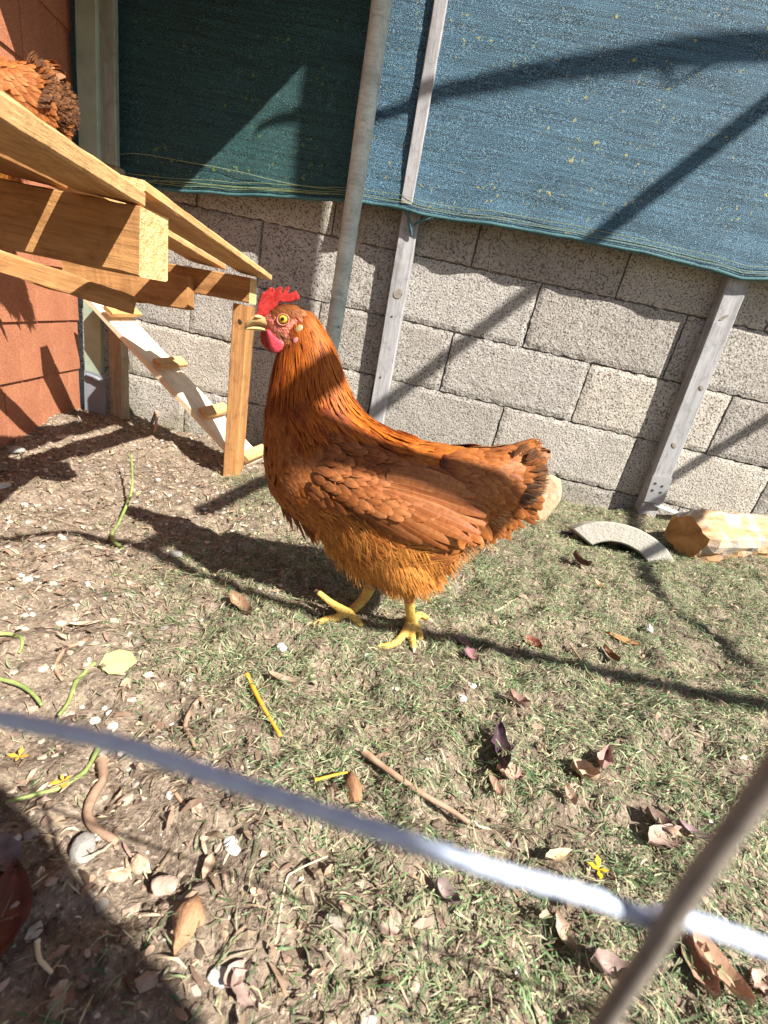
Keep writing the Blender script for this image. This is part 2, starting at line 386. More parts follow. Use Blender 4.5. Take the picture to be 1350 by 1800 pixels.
# round pole, batten, posts
P0, P1 = at(676, -30, -.135), at(568, 700, -.135)
gp = P1+(P1-P0)*((-.74-P1[2])/(P1[2]-P0[2]))
pole = tube('pole', resample([P0+(P0-P1)*.3, P0, (P0+P1)/2+np.array([.004, 0, 0]), P1, gp], 30), np.linspace(.0285, .0225, 30), M['pole'], None, 16, .06)
props(pole, 'round grey-green wooden pole leaning in front of the net, behind the hen', 'pole')
for (u, v) in ():
    pass
batten = board('batten', at(785, -60, -.078), at(714, 358, -.078), (.04, 0, 0), .018, M['grey_wood'], None, .0008, 20, width=.036)
props(batten, 'narrow weathered grey batten nailed upright over the net', 'batten')
fp = empty('wall_post', at(655, 770, -.02), 'flat grey board post with a round knot, on the wall below the net', 'post')
board('board', at(723, 372, -.045), at(650, 800, -.045), (.05, 0, 0), .042, M['grey_wood'], fp, .0006, 20, width=.056)
def disc(name, c, r, rz, mat, parent, nrm=(0, -1, 0), th=.002, n=14):
    N = Vector(nrm).normalized(); A = N.orthogonal().normalized(); B = N.cross(A)
    V = []; c = Vector(c)
    for k in range(n):
        a = 2*pi*k/n; V.append(c+A*cos(a)*r*(1+.1*hsh(k, r*50, 1))+B*sin(a)*rz)
    V = [v-N*.004 for v in V]+[v+N*th for v in V]
    me = bpy.data.meshes.new(name); me.from_pydata([tuple(v-parent.location) for v in V], [], [tuple(range(n, 2*n)), tuple(range(n))[::-1]]+[(k, (k+1) % n, n+(k+1) % n, n+k) for k in range(n)])
    me.materials.append(mat); return obj(name, me, parent)
disc('knot', at(700, 516, -.046), .016, .014, M['knot'], fp, th=.0012)
disc('nail_head', at(689, 556, -.046), .003, .003, M['hole'], fp, th=.001, n=8)
disc('nail_head', at(669, 663, -.046), .003, .003, M['hole'], fp, th=.001, n=8)
rp = empty('corner_post', at(1120, 915, -.03), 'square weathered post with a steel bracket at its foot, at the right', 'post')
board('beam', at(1306, 480, -.052), at(1128, 928, -.052), (.05, 0, 0), .05, M['grey_wood'], rp, .0006, 24, width=.060)
disc('knot', at(1273, 558, -.053), .013, .004, M['knot'], rp, th=.001)
disc('knot', at(1233, 682, -.053), .005, .008, M['knot'], rp, th=.001)
disc('knot', at(1185, 783, -.053), .006, .010, M['knot'], rp, th=.001)
br = board('bracket', at(1165, 838, -.0565), at(1149, 884, -.0565), (.05, 0, 0), .003, M['metal'], rp, 0, 4, width=.064)
for u, v in ((1152, 850), (1164, 855), (1147, 862), (1161, 866)): disc('screw_hole', at(u, v, -.0575), .0042, .0042, M['hole'], rp, th=.0006, n=8)
board('bracket_arm', at(1149, 885, -.058), at(1208, 908, -.012), (0, .03, .012), .003, M['metal'], rp, 0, 6, width=.024)
# ------------------------------------------------------------------ nets
hemL = [(150, 318), (205, 325), (330, 338), (450, 344), (590, 352), (650, 360)]
hemR = [(630, 355), (690, 363), (715, 368), (740, 378), (860, 394), (1010, 420), (1200, 461), (1300, 490), (1350, 492), (1500, 520), (1900, 600)]
def make_net(name, hem, yb, x0, x1, label, topz=1.7, seed=0):
    H = np.array([at(u, v, yb) for u, v in hem]); xs = np.arange(x0, x1, .012); hz = np.interp(xs, H[:, 0], H[:, 2])
    rows = 90; V = []
    for k in range(rows):
        t = (k/(rows-1))**1.3
        for x, z0 in zip(xs, hz):
            z = z0+(topz-z0)*t
            d = z-z0
            y = yb-.006*hsh(x*5, z*4, seed+1.)-.004*hsh(x*2, z*26, seed+3.)*math.exp(-d*3)-.012*math.exp(-d*9)*(1+hsh(x*9, 1, seed))-.003*hsh(x*3, z*18, seed+8.)
            zz = z+.004*hsh(x*8, seed, 2)*math.exp(-d*8)
            V.append((x, y, zz))
    n = len(xs); I = np.arange(n*rows).reshape(rows, n)
    Fc = np.stack([I[:-1, :-1], I[:-1, 1:], I[1:, 1:], I[1:, :-1]], -1).reshape(-1, 4)
    V = np.array(V); root = empty(name, (xs[0], yb, hz[0]), label, 'shade net')
    obj('netting', mesh('netting', shift(V, root), Fc, M['net_shaded' if seed == 11 else 'net']), root)
    B = V[:n]; tube('hem', [b+np.array([0, .001, -.001]) for b in B[::2]], .0052, M['hem'], root, 7, .5, seed)
    for dz, rr in ((.012, .0008), (.018, .0007), (.030, .0008)):
        tube('thread', [b+np.array([0, -.0035-.002*dz*10, dz+.0015*hsh(b[0]*14, dz*90, 1)]) for b in B[::2]], rr, M['thread'], root, 4)
    return root, V
pxL = at(640, 200, -.082)[0]
netR, VR = make_net('shade_net', hemR, -.060, at(655, 300, -.06)[0]-.03, 3.6, 'sunlit blue-green shade net with yellow specks, right of the round pole', seed=2)
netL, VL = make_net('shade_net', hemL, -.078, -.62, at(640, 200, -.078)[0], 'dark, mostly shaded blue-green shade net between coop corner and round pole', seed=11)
for pts in ([(200, 274), (240, 270), (330, 285), (420, 302), (520, 325), (640, 338)], [(228, 324), (290, 318), (400, 327), (520, 336), (640, 345)]):
    tube('thread', resample([at(u, v, -.096) for u, v in pts], 40), .0009, M['thread'], netL, 4)
# the knot of net hanging on the flat post
tube('tie', resample([at(716, 366, -.075), at(719, 385, -.066), at(722, 404, -.056), at(724, 416, -.052)], 12), [.006, .006, .007, .005, .005, .006, .005, .0045, .004, .0035, .003, .002], M['hem'], netR, 7, .5)
tube('tie', resample([at(760, 384, -.073), at(740, 388, -.066), at(728, 396, -.058)], 10), .0035, M['hem'], netR, 6, .5)

# ------------------------------------------------------------------ coop
cd = Vector((_ray(600, 540)[0], _ray(600, 540)[1], 0)).normalized()
ccor = Vector(at(140, 716, -.12)); coop = empty('chicken_coop', ccor, 'red felt-shingled side of the chicken coop at the left edge', 'coop')
out = Vector((cd.y, -cd.x, 0))                         # outward normal of the shingled side
ROWS = [-.80, -.595, -.432, -.275, -.12, .035, .19, .345, .5]
obj('wall_board', bm_mesh('wall_board', box_bm(-1.3, 0, .006, .03, -.1, 1.35), M['old_wood']), coop)
cw = coop.children[0]; cw.rotation_euler = (0, 0, math.atan2(cd.y, cd.x))
for r in range(len(ROWS)-1):
    z0, z1 = ROWS[r], ROWS[r+1]; hgt = z1-z0
    x = -.004; off = (r % 2)*.09+.07; k = 0
    while x > -1.2:
        wd = off if k == 0 else .172; k += 1
        a = Vector((0, 0, z0))+ccor*1; a.z = z0-.003; mid = ccor+cd*(x-wd/2); mid.z = z0
        P0 = mid+out*.004; P1 = P0+Vector((0, 0, hgt+.01))-out*.006
        board('shingle', P0, P1, cd*wd, .004, M['shingle'], coop, .0008, 3, width=wd-.0045)
        x -= wd
# trim boards facing the yard
def vboard(name, u0, v0, u1, v1, y, wdt, th, mat, par, **k):
    return board(name, at(u0, v0, y), at(u1, v1, y), (1, 0, 0), th, mat, par, .0012, 24, width=wdt, **k)
vboard('corner_board', 148, -60, 163, 655, -.150, .064, .02, M['white_paint'], coop)
vboard('corner_post', 192, 290, 204, 735, -.128, .048, .045, M['old_wood'], coop)
vboard('trim_board', 183, -60, 190, 288, -.138, .052, .02, M['trim'], coop)  # upper stretch of the corner post, its shade put into a darker grey-green
vboard('felt_strip', 166, 655, 167, 725, -.150, .080, .004, M['felt'], coop)
tube('felt_strip', resample([at(150, 658, -.156), at(168, 664, -.162), at(187, 676, -.158)], 8), [.003, .006, .007, .006, .007, .006, .005, .002], M['felt'], coop, 7, .3)
# roof over the coop, above the frame: throws the big shadow on the net
def sheet(name, pts, y, t, th, mat, label, cat, ground_=False):
    P = [Vector((at(u, v, y) if not ground_ else np.array([u, v, -.69]))+SUN*t) for u, v in pts]
    N = (P[1]-P[0]).cross(P[2]-P[0]).normalized()*th; c = sum(P, Vector())/len(P); n = len(P)
    me = bpy.data.meshes.new(name); me.from_pydata([tuple(p-c) for p in P]+[tuple(p+N-c) for p in P], [], [tuple(range(n))[::-1], tuple(range(n, 2*n))]+[(k, (k+1) % n, n+(k+1) % n, n+k) for k in range(n)])
    me.materials.append(mat); return props(obj(name, me, None, c), label, cat)
sheet('roof_panel', [(-300, -700), (760, -700), (655, 60), (548, 112), (330, 336), (222, 445), (-300, 445)][:0] or [(-520, -500), (745, -500), (662, 95), (541, 113), (335, 330), (195, 478), (-520, 560)], -.07, 1.15, .02, M['brown_wood'], 'brown board roof jutting out over the coop above the picture', 'roof')
# upright plank whose broad shadow falls beside the round pole
q0, q1 = at(592, 60, -.07), at(548, 400, -.07)
q1 = q0+(q1-q0)*2.9
board('upright_plank', q0+SUN*2.3, q1+SUN*2.3, (.17, .05, 0), .02, M['brown_wood'], None, .001, 12, width=.145)
props(bpy.data.objects['upright_plank'], 'broad brown upright plank standing right of the photographer', 'plank')

# ------------------------------------------------------------------ platform of pallets, with leg
pf = empty('pallet_platform', at(405, 835, -.40), 'raised platform of raw sawn pallet boards on one leg beside the hen', 'platform')
nJ0, nJ1 = Vector(at(-160, 355, -1.02)), Vector(at(246, 418, -1.02))
Wj = m_wood('joist_wood', (.42, .215, .08), (.27, .125, .04), (.10, .04, .015), bumpy=1); W_ = M['new_wood']; Wb = M['brown_wood']
# near joist (front face)
def zlift(p, dz): return (p[0], p[1], p[2]+dz)
R = Vector(at(246, 362, -1.02)); Rb = Vector(at(243, 486, -1.02)); L_ = Vector(at(-180, 300, -1.02)); 
jd = (R-Rb).length
C1 = (R+Rb)/2; dirx = Vector((1, .03, .02)).normalized()
board('joist', C1-dirx*.45, C1, (R-Rb), .075, Wj, pf, .0022, 40, width=jd, endmat=M['end_grain'])
# far joist
R2, R2b = Vector(at(440, 488, -.415)), Vector(at(438, 533, -.415)); C2 = (R2+R2b)/2
board('joist', C2-Vector((1, .02, .045)).normalized()*.30, C2, (R2-R2b), .05, Wj, pf, .002, 16, width=(R2-R2b).length, endmat=M['end_grain'])
board('joist', Vector(at(110, 480, -.50)), Vector(at(330, 515, -.46)), (0, 0, .085), .04, Wb, pf, .004, 22, width=.082)
# pallet boards: right edges back-projected; run in depth
def pboard(pn, pf_, yn, yf, th, wd, mat, name='deck_board', dn=0.0):
    a, b = Vector(at(*pn, yn)), Vector(at(*pf_, yf)); c = (b-a).normalized(); side = c.cross(Vector((0, 0, 1))).normalized()
    nz = side.cross(c)
    return board(name, a-side*wd/2+nz*th, b-side*wd/2+nz*th, side, th, mat, pf, .0012, 26, width=wd, endmat=M['end_grain'])
# lower right edges of the boards as seen
eA0, eA1 = Vector(at(248, 362, -1.0)), Vector(at(0, 214, -1.34))
dA = (eA1-eA0)
def deck(e0, e1, side, wd, gap, n, th, mats, y0shift=0):
    c = (e1-e0).normalized()
    for k in range(n):
        s0 = side*(-(wd+gap)*k)
        a, b = e0+s0, e1+s0; nz = Vector((0, 0, 1)); nz = (nz-c*nz.dot(c)).normalized()
        board('deck_board', a-side*wd/2+nz*th, b-side*wd/2+nz*th, side, th, mats[k % len(mats)], pf, .0012, 26, width=wd, endmat=M['end_grain'])
sideA = Vector((1, .04, 0)).normalized()
eA1 = eA0+(eA1-eA0)*1.25
deck(eA0, eA1, sideA, .092, .024, 3, .020, [W_, Wb, W_])
eB0, eB1 = Vector(at(253, 356, -.985)), Vector(at(476, 503, -.36))
deck(eB0, eB1, sideA, .088, .042, 2, .014, [W_, W_, Wb])
# leg
lt, lb = Vector(at(423, 535, -.41)), Vector(at(403, 840, -.41))
board('leg', lt, lb+(lb-lt)*.06, (.05, 0, 0), .050, Wj, pf, .0008, 16, width=.044)
disc('knot', at(422, 565, -.411), .004, .007, M['hole'], pf, th=.0008, n=10)
# old rail under the deck
board('lower_rail', at(-60, 440, -.82), at(238, 538, -.58), (0, 0, .05), .03, Wj, pf, .004, 22, width=.042)

# ------------------------------------------------------------------ ladder with cleats
ld = empty('ladder_plank', at(440, 815, -.28), 'pale plank ramp with small cross cleats, leaning from coop to ground', 'ramp')
t0, t1 = Vector(at(176, 520, -.17)), Vector(at(447, 812, -.27)); wv = Vector((.33, .95, 0)).normalized()
axis_ = (t1-t0).normalized(); wv = (wv-axis_*wv.dot(axis_)).normalized(); nn = axis_.cross(wv); nn = nn if nn.z > 0 else -nn
if (axis_.cross(wv)).z < 0: wv = -wv
board('plank', t0, t1, wv, .022, M['pale_wood'], ld, .0006, 20, width=.105)
ll = (t1-t0).length
for u, v in ((247, 558), (316, 645), (384, 727), (448, 802)):
    # place the cleat at the point of the plank nearest this line of sight
    dd = Vector(_ray(u, v)); tt = (t0-Vector(CAM)).dot(nn)/dd.dot(nn); P = Vector(CAM)+dd*tt; s = (P-t0).dot(axis_); P = t0+axis_*s
    board('cleat', P-wv*.058+nn*.017, P+wv*.058+nn*.017, axis_, .016, W_, ld, .0006, 4, width=.038)

# ------------------------------------------------------------------ unseen shadow casters above and behind the camera: inferred poles, added braces and panel
def caster(name, pts, t, r, label, cat, mat=M['pole'], n=24, wob=.05, t2=None):
    P = [np.array(p)+SUN*(t if t2 is None else t+(t2-t)*i/(len(pts)-1)) for i, p in enumerate(pts)]
    o = tube(name, resample(P, n), r, mat, None, 10, wob); return props(o, label, cat)
P_ = [atg(u, v) for u, v in ((-160, 965), (-40, 948), (90, 940), (200, 950), (310, 988), (440, 1046), (600, 1092), (760, 1114), (1040, 1176), (1345, 1247))]; P_.append(P_[-1]+(P_[-1]-P_[-2])*1.2)
caster('bent_pole', P_, 1.62, np.interp(np.linspace(0, 10, 60), [0, 2, 3, 4, 5, 6, 7, 10], [.009, .011, .013, .013, .010, .011, .0135, .014]), 'long unseen pole, bent for its shadow, lying along the top of the wire fence', 'pole', n=60)  # bend shaped so that its shadow fills in beside the hen's
a, b = at(1345, 185, -.07), atg(345, 903)
caster('unseen_pole', [a+(a-b)*.12, b+(a-b)*.02], 2.3, .0235, 'round pole slanting overhead as a brace of the run', 'pole', t2=1.9)
br1 = [at(u, v, -.07) for u, v in ((1480, 50), (1350, 66), (1230, 76), (1080, 92), (930, 118), (800, 145), (660, 196), (560, 212), (480, 222), (446, 243))]
for nm, (u0, v0, u1, v1), t_, r_, lb in (('unseen_pole', (640, 592, 440, 770), 1.75, .026, 'short round brace overhead whose shadow crosses the hen\'s neck'), ('unseen_pole', (500, 778, 905, 905), 1.6, .030, 'thick short brace overhead whose shadow lies along the hen\'s wing')):  # added casters, cut short so that only the hen is shaded
    caster(nm, [at(u0, v0, -1.09), at(u1, v1, -1.09)], t_, r_, lb, 'pole')
caster('branch', br1, 1.9, np.linspace(.024, .008, 40), 'thin curved branch with a twig, arching over the run', 'branch', n=40)
tw = caster('branch', [at(u, v, -.07) for u, v in ((1160, 84), (1178, 112), (1195, 130), (1230, 118), (1295, 84))], 1.9, np.linspace(.006, .003, 16), 'small hooked twig hanging from the curved branch overhead', 'twig', n=16)
g6 = [at(1420, 690, 0), at(1345, 738, 0), at(1200, 828, 0), at(1150, 862, 0), at(1110, 900, -.02), atg(1118, 960), atg(1132, 1020), atg(1175, 1075), atg(1240, 1115), atg(1332, 1178)]
caster('branch', g6, 1.9, np.linspace(.019, .013, 40), 'crooked bent branch hanging over the right side of the run', 'branch', n=40)
sheet('shade_panel', [(.395, -1.445), (.66, -1.558), (.95, -1.75), (.9, -2.6), (-.7, -2.6), (-.7, -.95), (-.1, -1.22)], 0, 1.2, .012, M['brown_wood'], 'unseen brown panel added behind the camera to shade the lower left ground', 'panel', True)  # added unseen panel, outlined to shade the lower left ground

# ------------------------------------------------------------------ stones, log, tile along the wall
def rock_arrays(seed, sx, sy, sz, sub=3, amp=.25, ang=.0):
    bm = bmesh.new(); bmesh.ops.create_icosphere(bm, subdivisions=sub, radius=1)
    rs = random.Random(seed); pl = [(Vector((rs.gauss(0, 1), rs.gauss(0, 1), rs.gauss(0, 1))).normalized(), rs.uniform(.62, .9)) for _ in range(9)]
    for v in bm.verts:
        for nrm, d in pl:
            e = v.co.dot(nrm)-d
            if e > 0: v.co -= nrm*e*.92
        v.co *= 1+amp*.25*noise.noise(v.co*11+Vector((seed, 9, 0)))*.4+amp*.35*noise.noise(v.co*1.7+Vector((seed, 0, 0)))+amp*.12*noise.noise(v.co*6+Vector((seed, 3, 0)))
        v.co = Vector((v.co.x*sx, v.co.y*sy, v.co.z*sz))
    return bm
def rock(name, P, s, mat, label, cat, seed, rot=(0, 0, 0), sub=3, sink=.25):
    o = obj(name, bm_mesh(name, rock_arrays(seed, *s, sub=sub), mat, False), None, (P[0], P[1], P[2]+s[2]*(1-sink*2))); o.rotation_euler = rot
    return props(o, label, cat)
SM = {k: m_plain('stone_'+k, a, b, 55, .85, .25, .9, .004) for k, a, b in (('cream', (.30, .20, .11), (.52, .41, .27)), ('white', (.38, .36, .33), (.62, .60, .56)), ('grey', (.20, .19, .175), (.36, .34, .31)), ('pink', (.30, .21, .165), (.48, .36, .29)), ('tan', (.34, .24, .16), (.50, .38, .27)))}
P = atg(938, 915); rock('stone', (P[0]-.02, min(P[1], -.13), P[2]-.006), (.072, .05, .095), SM['cream'], 'big cream stone standing against the wall behind the hen\'s tail', 'stone', 3, (0, .35, .2), 4, .12)
P = atg(1240, 972); rock('stone', P, (.032, .022, .022), SM['white'], 'small pitted white stone in front of the split log', 'stone', 8, (0, 0, .4))
# arched piece of concrete
def arch():
    V, Fc = [], []; n = 26; a0, a1 = radians(22), radians(150); ro, ri, dp = .140, .078, .09
    sec = lambda a: [(cos(a)*ro, 0, sin(a)*ro), (cos(a)*ri, 0, sin(a)*ri), (cos(a)*ri, dp, sin(a)*ri), (cos(a)*ro, dp, sin(a)*ro)]
    for k in range(n+1):
        a = a0+(a1-a0)*k/n; j = .0015
        for q in sec(a): V.append((q[0]*1.15+j*hsh(k, q[1], q[2]*40), q[1]+j*hsh(q[0]*50, 3, k), q[2]*.84+j*hsh(q[0]*50, k, 1)))
    for k in range(n):
        for q in range(4): a = k*4+q; b = k*4+(q+1) % 4; Fc.append((a, b, b+4, a+4))
    me = bpy.data.meshes.new('tile_arch'); me.from_pydata(V, [], Fc+[(0, 3, 2, 1), (n*4, n*4+1, n*4+2, n*4+3)]); bm = bmesh.new(); bm.from_mesh(me)
    bmesh.ops.recalc_face_normals(bm, faces=bm.faces); bmesh.ops.bevel(bm, geom=[e for e in bm.edges if e.calc_face_angle(0) > .6], offset=.003, segments=1, affect='EDGES'); bm.to_mesh(me); bm.free()
    me.materials.append(m_plain('cast_concrete', (.30, .28, .24), (.47, .44, .38), 160, .95, .1, .9, .003)); return me
P = atg(1098, 985); o = obj('concrete_arch', arch(), None, (P[0], P[1]+.03, P[2]-.035)); o.rotation_euler = (radians(-18), radians(3), radians(-8))
props(o, 'curved piece of grey concrete lying like a low arch at the wall foot', 'concrete piece')
def log():
    V, Fc = [], []; n = 22; m = 16; L = .36
    shape = [1, .95, .9, 1.0, 1.05, .86, .8, .9, 1.02, .98, .85, .82, .9, 1.03, 1.05, .92, .85, .88, .98, 1.06, 1.0, .96]
    for i in range(m+1):
        t = i/m
        for k in range(n):
            a = 2*pi*k/n; r = .068*shape[k]*(1+.16*hsh(t*5, k*.8, 3)+.07*hsh(t*16, k*2.1, 5))*(1-.18*(t < .04)); V.append((t*L+.012*hsh(k*.9, t, 1)*(t < .02), r*cos(a)*1.05, r*sin(a)*.9))
    for i in range(m):
        for k in range(n): a = i*n+k; b = i*n+(k+1) % n; Fc.append((a, b, b+n, a+n))
    c = len(V); V.append((-.004, 0, 0)); V.append((L, 0, 0))
    tri = [(k, c, (k+1) % n) for k in range(n)]+[(m*n+k, m*n+(k+1) % n, c+1) for k in range(n)]
    me = bpy.data.meshes.new('log'); me.from_pydata(V, [], Fc+tri)
    b = NB('split_log_wood'); v = b.coord('Object', (2, 20, 20)); nz = b.noise(v, 1.5, 6, .65, dist=1); bg_ = b.noise(b.coord('Object'), 14, 4)
    c_ = b.ramp(nz, [(.3, (.22, .12, .06)), (.5, (.44, .27, .14)), (.7, (.60, .43, .27))]); c_ = b.mix(b.gray(bg_, .52, .62), c_, (.36, .32, .28))
    me.materials.append(b.fin(c_, .85, .2, b.bump(nz, .9, .006)))
    b = NB('split_log_end'); v = b.coord('Object'); nz = b.noise(v, 22, 5, .6); me.materials.append(b.fin(b.ramp(nz, [(.3, (.22, .10, .035)), (.7, (.48, .26, .10))]), .85, .2, b.bump(nz, .8, .006)))
    for p_ in me.polygons[len(Fc):len(Fc)+n]: p_.material_index = 1
    bm = bmesh.new(); bm.from_mesh(me); bmesh.ops.recalc_face_normals(bm, faces=bm.faces); bm.to_mesh(me); bm.free(); return me
P = atg(1222, 990); o = obj('split_log', log(), None, (P[0]-.02, P[1]+.06, P[2]+.05)); o.rotation_euler = (.4, radians(-1), radians(28)); o.scale = (1, 1.15, 1.15); props(o, 'orange-brown split log end lying on the ground at the right edge', 'log')

# ------------------------------------------------------------------ scattered ground cover
def gdens(x, y):                                       # how grassy the litter is: thick to the right, thin on the bare soil at left
    e = x-(.30+.18*(y+.5)*-.6)-.20*smooth(-1.22, -1.5, y)+.04+.25*(vnoise(x, y, 4, 9)-.5)
    return smooth(-.12, .35, e+(vnoise(x, y, 7, 5)-.5)*.35)
def strands(n, region, lmin, lmax, wmin, wmax, cols, dens, seed, seg=3, curl=.5, lift=.006, flat=.0):
    r = np.random.default_rng(seed); X, Y = np.empty(0), np.empty(0)
    while len(X) < n:
        x = r.uniform(region[0], region[1], n); y = r.uniform(region[2], region[3], n)
        k = r.random(n) < dens(x, y); X = np.append(X, x[k]); Y = np.append(Y, y[k])
    X, Y = X[:n], Y[:n]; L = lmin+(lmax-lmin)*r.random(n)**2; W = r.uniform(wmin, wmax, n); A = r.uniform(0, 2*pi, n); K = r.normal(0, curl, n)
    ts = np.linspace(0, 1, seg+1); V = np.empty((n, seg+1, 2, 3)); px, py = X.copy(), Y.copy(); a = A.copy(); tilt = r.normal(0, .12, n); h0 = np.abs(r.normal(0, 1, n))*lift
    for i, t in enumerate(ts):
        z = zg(px, py)+.0012+h0+np.abs(tilt)*L*t*.6+L*.10*np.sin(pi*t)
        wi = W*(1 if 0 < i < seg else .35)*.5; nx, ny = -np.sin(a), np.cos(a); tw = flat*r.normal(0, 1, n)
        V[:, i, 0] = np.stack([px-nx*wi, py-ny*wi, z-tw*wi], -1); V[:, i, 1] = np.stack([px+nx*wi, py+ny*wi, z+tw*wi], -1)
        px = px+np.cos(a)*L/seg; py = py+np.sin(a)*L/seg; a = a+K/seg*1.6
    base = (np.arange(n)*(seg+1)*2)[:, None]; q = []
    for i in range(seg): q.append(np.concatenate([base+2*i, base+2*i+1, base+2*i+3, base+2*i+2], 1))
    Fc = np.stack(q, 1).reshape(-1, 4); c = np.asarray(cols)[r.integers(0, len(cols), n)]*r.uniform(.40, 1.3, (n, 1))
    return V.reshape(-1, 3), Fc, np.repeat(c, (seg+1)*2, 0)
REG = (-.8, 2.2, -1.75, -.02)
GREEN = [(.16, .24, .10), (.22, .31, .15), (.28, .35, .18), (.36, .39, .22), (.44, .41, .24), (.11, .22, .085), (.33, .39, .22), (.52, .47, .30), (.24, .33, .17), (.10, .16, .06)]
V, Fc, c = strands(190000, REG, .004, .021, .0005, .0015, GREEN, lambda x, y: (.03+.97*gdens(x, y))*(.30+.70*smooth(.30, .58, vnoise(x, y, 26, 77)*.6+vnoise(x, y, 60, 78)*.4)), 21, lift=.004, flat=.5)
props(obj('grass_clippings', mesh('grass_clippings', V, Fc, M['grass'], True, c)), 'dry grey-green grass clippings strewn over the ground', 'grass', kind='stuff')
STRAW = [(.52, .42, .27), (.60, .50, .34), (.40, .30, .19), (.34, .25, .17), (.48, .35, .24), (.26, .18, .12)]
V, Fc, c = strands(18000, REG, .006, .028, .0005, .0017, STRAW, lambda x, y: .55+0*x, 22, lift=.003, flat=.4)
props(obj('straw_litter', mesh('straw_litter', V, Fc, M['litter'], True, c)), 'dry straw and stalk bits scattered over the bare soil', 'straw', kind='stuff')
BR = [(.36, .25, .17), (.28, .19, .13), (.46, .33, .23), (.20, .13, .09), (.40, .26, .20), (.50, .38, .26)]
V, Fc, c = strands(7500, REG, .005, .022, .0018, .006, BR, lambda x, y: .35+.5*(1-gdens(x, y)), 23, lift=.004, seg=3, curl=.3, flat=.5)
props(obj('wood_chips', mesh('wood_chips', V, Fc, M['litter'], False, c)), 'brown bark flakes and wood chips lying on the soil', 'wood chips', kind='stuff')
def pebbles(n, seed, s0, s1, dens, cols, name, label):
    r = np.random.default_rng(seed); bm = bmesh.new(); bmesh.ops.create_icosphere(bm, subdivisions=1, radius=1); v0 = np.array([v.co[:] for v in bm.verts]); f0 = np.array([[v.index for v in f.verts] for f in bm.faces]); bm.free()
    X, Y = np.empty(0), np.empty(0)
    while len(X) < n:
        x = r.uniform(REG[0], REG[1], n); y = r.uniform(REG[2], REG[3], n); k = r.random(n) < dens(x, y); X = np.append(X, x[k]); Y = np.append(Y, y[k])
    X, Y = X[:n], Y[:n]; S = s0+(s1-s0)*r.random(n)**3.2; a = r.uniform(0, 2*pi, n)
    sc = np.stack([S, S*r.uniform(.5, .95, n), S*r.uniform(.3, .65, n)], -1)
    v = v0[None]*(1+r.normal(0, .16, (n, len(v0), 1)))*sc[:, None]; ca, sa = np.cos(a)[:, None], np.sin(a)[:, None]
    Z = zg(X, Y)+S*.12
    V = np.stack([v[..., 0]*ca-v[..., 1]*sa+X[:, None], v[..., 0]*sa+v[..., 1]*ca+Y[:, None], v[..., 2]+Z[:, None]], -1).reshape(-1, 3)
    Fc = (f0[None]+(np.arange(n)*len(v0))[:, None, None]).reshape(-1, 3); c = np.asarray(cols)[r.integers(0, len(cols), n)]*r.uniform(.75, 1.15, (n, 1))
    props(obj(name, mesh(name, V, Fc, M['pebble'], False, np.repeat(c, len(v0), 0))), label, 'pebbles', kind='stuff')
pebbles(6500, 31, .0014, .0085, lambda x, y: .12+.88*(1-gdens(x, y)), [(.52, .46, .38), (.62, .57, .49), (.42, .34, .26), (.36, .27, .20), (.50, .37, .28), (.30, .26, .22)], 'pebbles', 'small pale pebbles and crumbs strewn over the soil')
pebbles(14000, 32, .0012, .0065, lambda x, y: .35+.65*(1-gdens(x, y)), [(.14, .105, .08), (.22, .165, .125), (.30, .235, .18), (.10, .075, .055)], 'soil_crumbs', 'brown crumbs of soil over the whole yard')

# leaves, sticks and stones one can point at
def leaf(P, L, W, ang, col, label, curl=.3, seed=0, cat='leaf', tilt=0.1, group=None, name='leaf', twist=.2, parent=None):
    V, Fc, C = [], [], []; n = 9; rs = random.Random(seed*13+5); col = np.array(col)
    for i in range(n+1):
        t = i/n; w = max(.03, sin(pi*t**.85)**.8)*W/2*(1+.16*rs.uniform(-1, 1))
        for k in range(5):
            s = (k-2)/2; x = (t-.5)*L; y = s*w; z = curl*W*(s*s)*.6+curl*L*.35*((t-.5)**2)*2+.14*W*hsh(t*6, s*3, seed)+twist*y*(t-.5)*2-(.05*W*(1-abs(s)))
            V.append((x, y, z)); q = .8+.35*hsh(t*4, s*2, seed+2.)+(.18 if k == 2 else 0); C.append(col*q)
    for i in range(n):
        for k in range(4): a = i*5+k; Fc.append((a, a+1, a+6, a+5))
    V = np.array(V); V2 = V-np.array([0, 0, .0006]); off = len(V); F2 = [(a+off, d+off, c_+off, b+off) for a, b, c_, d in Fc]
    o = obj(name, mesh(name, np.vstack([V, V2]), Fc+F2, M['leaf'], True, np.array(C+C)), None, (P[0], P[1], float(zg(P[0], P[1]))+.006)); o.rotation_euler = (rs.uniform(-1, 1)*tilt, rs.uniform(-1, 1)*tilt, ang)
    return props(o, label, cat, group)
def pleaf(u0, v0, u1, v1, wpx, col, label, **k):       # leaf from tip to tip, given where it lies
    A, B = atg(u0, v0), atg(u1, v1); d = B-A; L = np.hypot(d[0], d[1]); mid = (A+B)/2
    s = F_PX/np.dot(mid-CAM, FW); return leaf(mid, L, wpx/s*1.15, math.atan2(d[1], d[0]), col, label, **k)
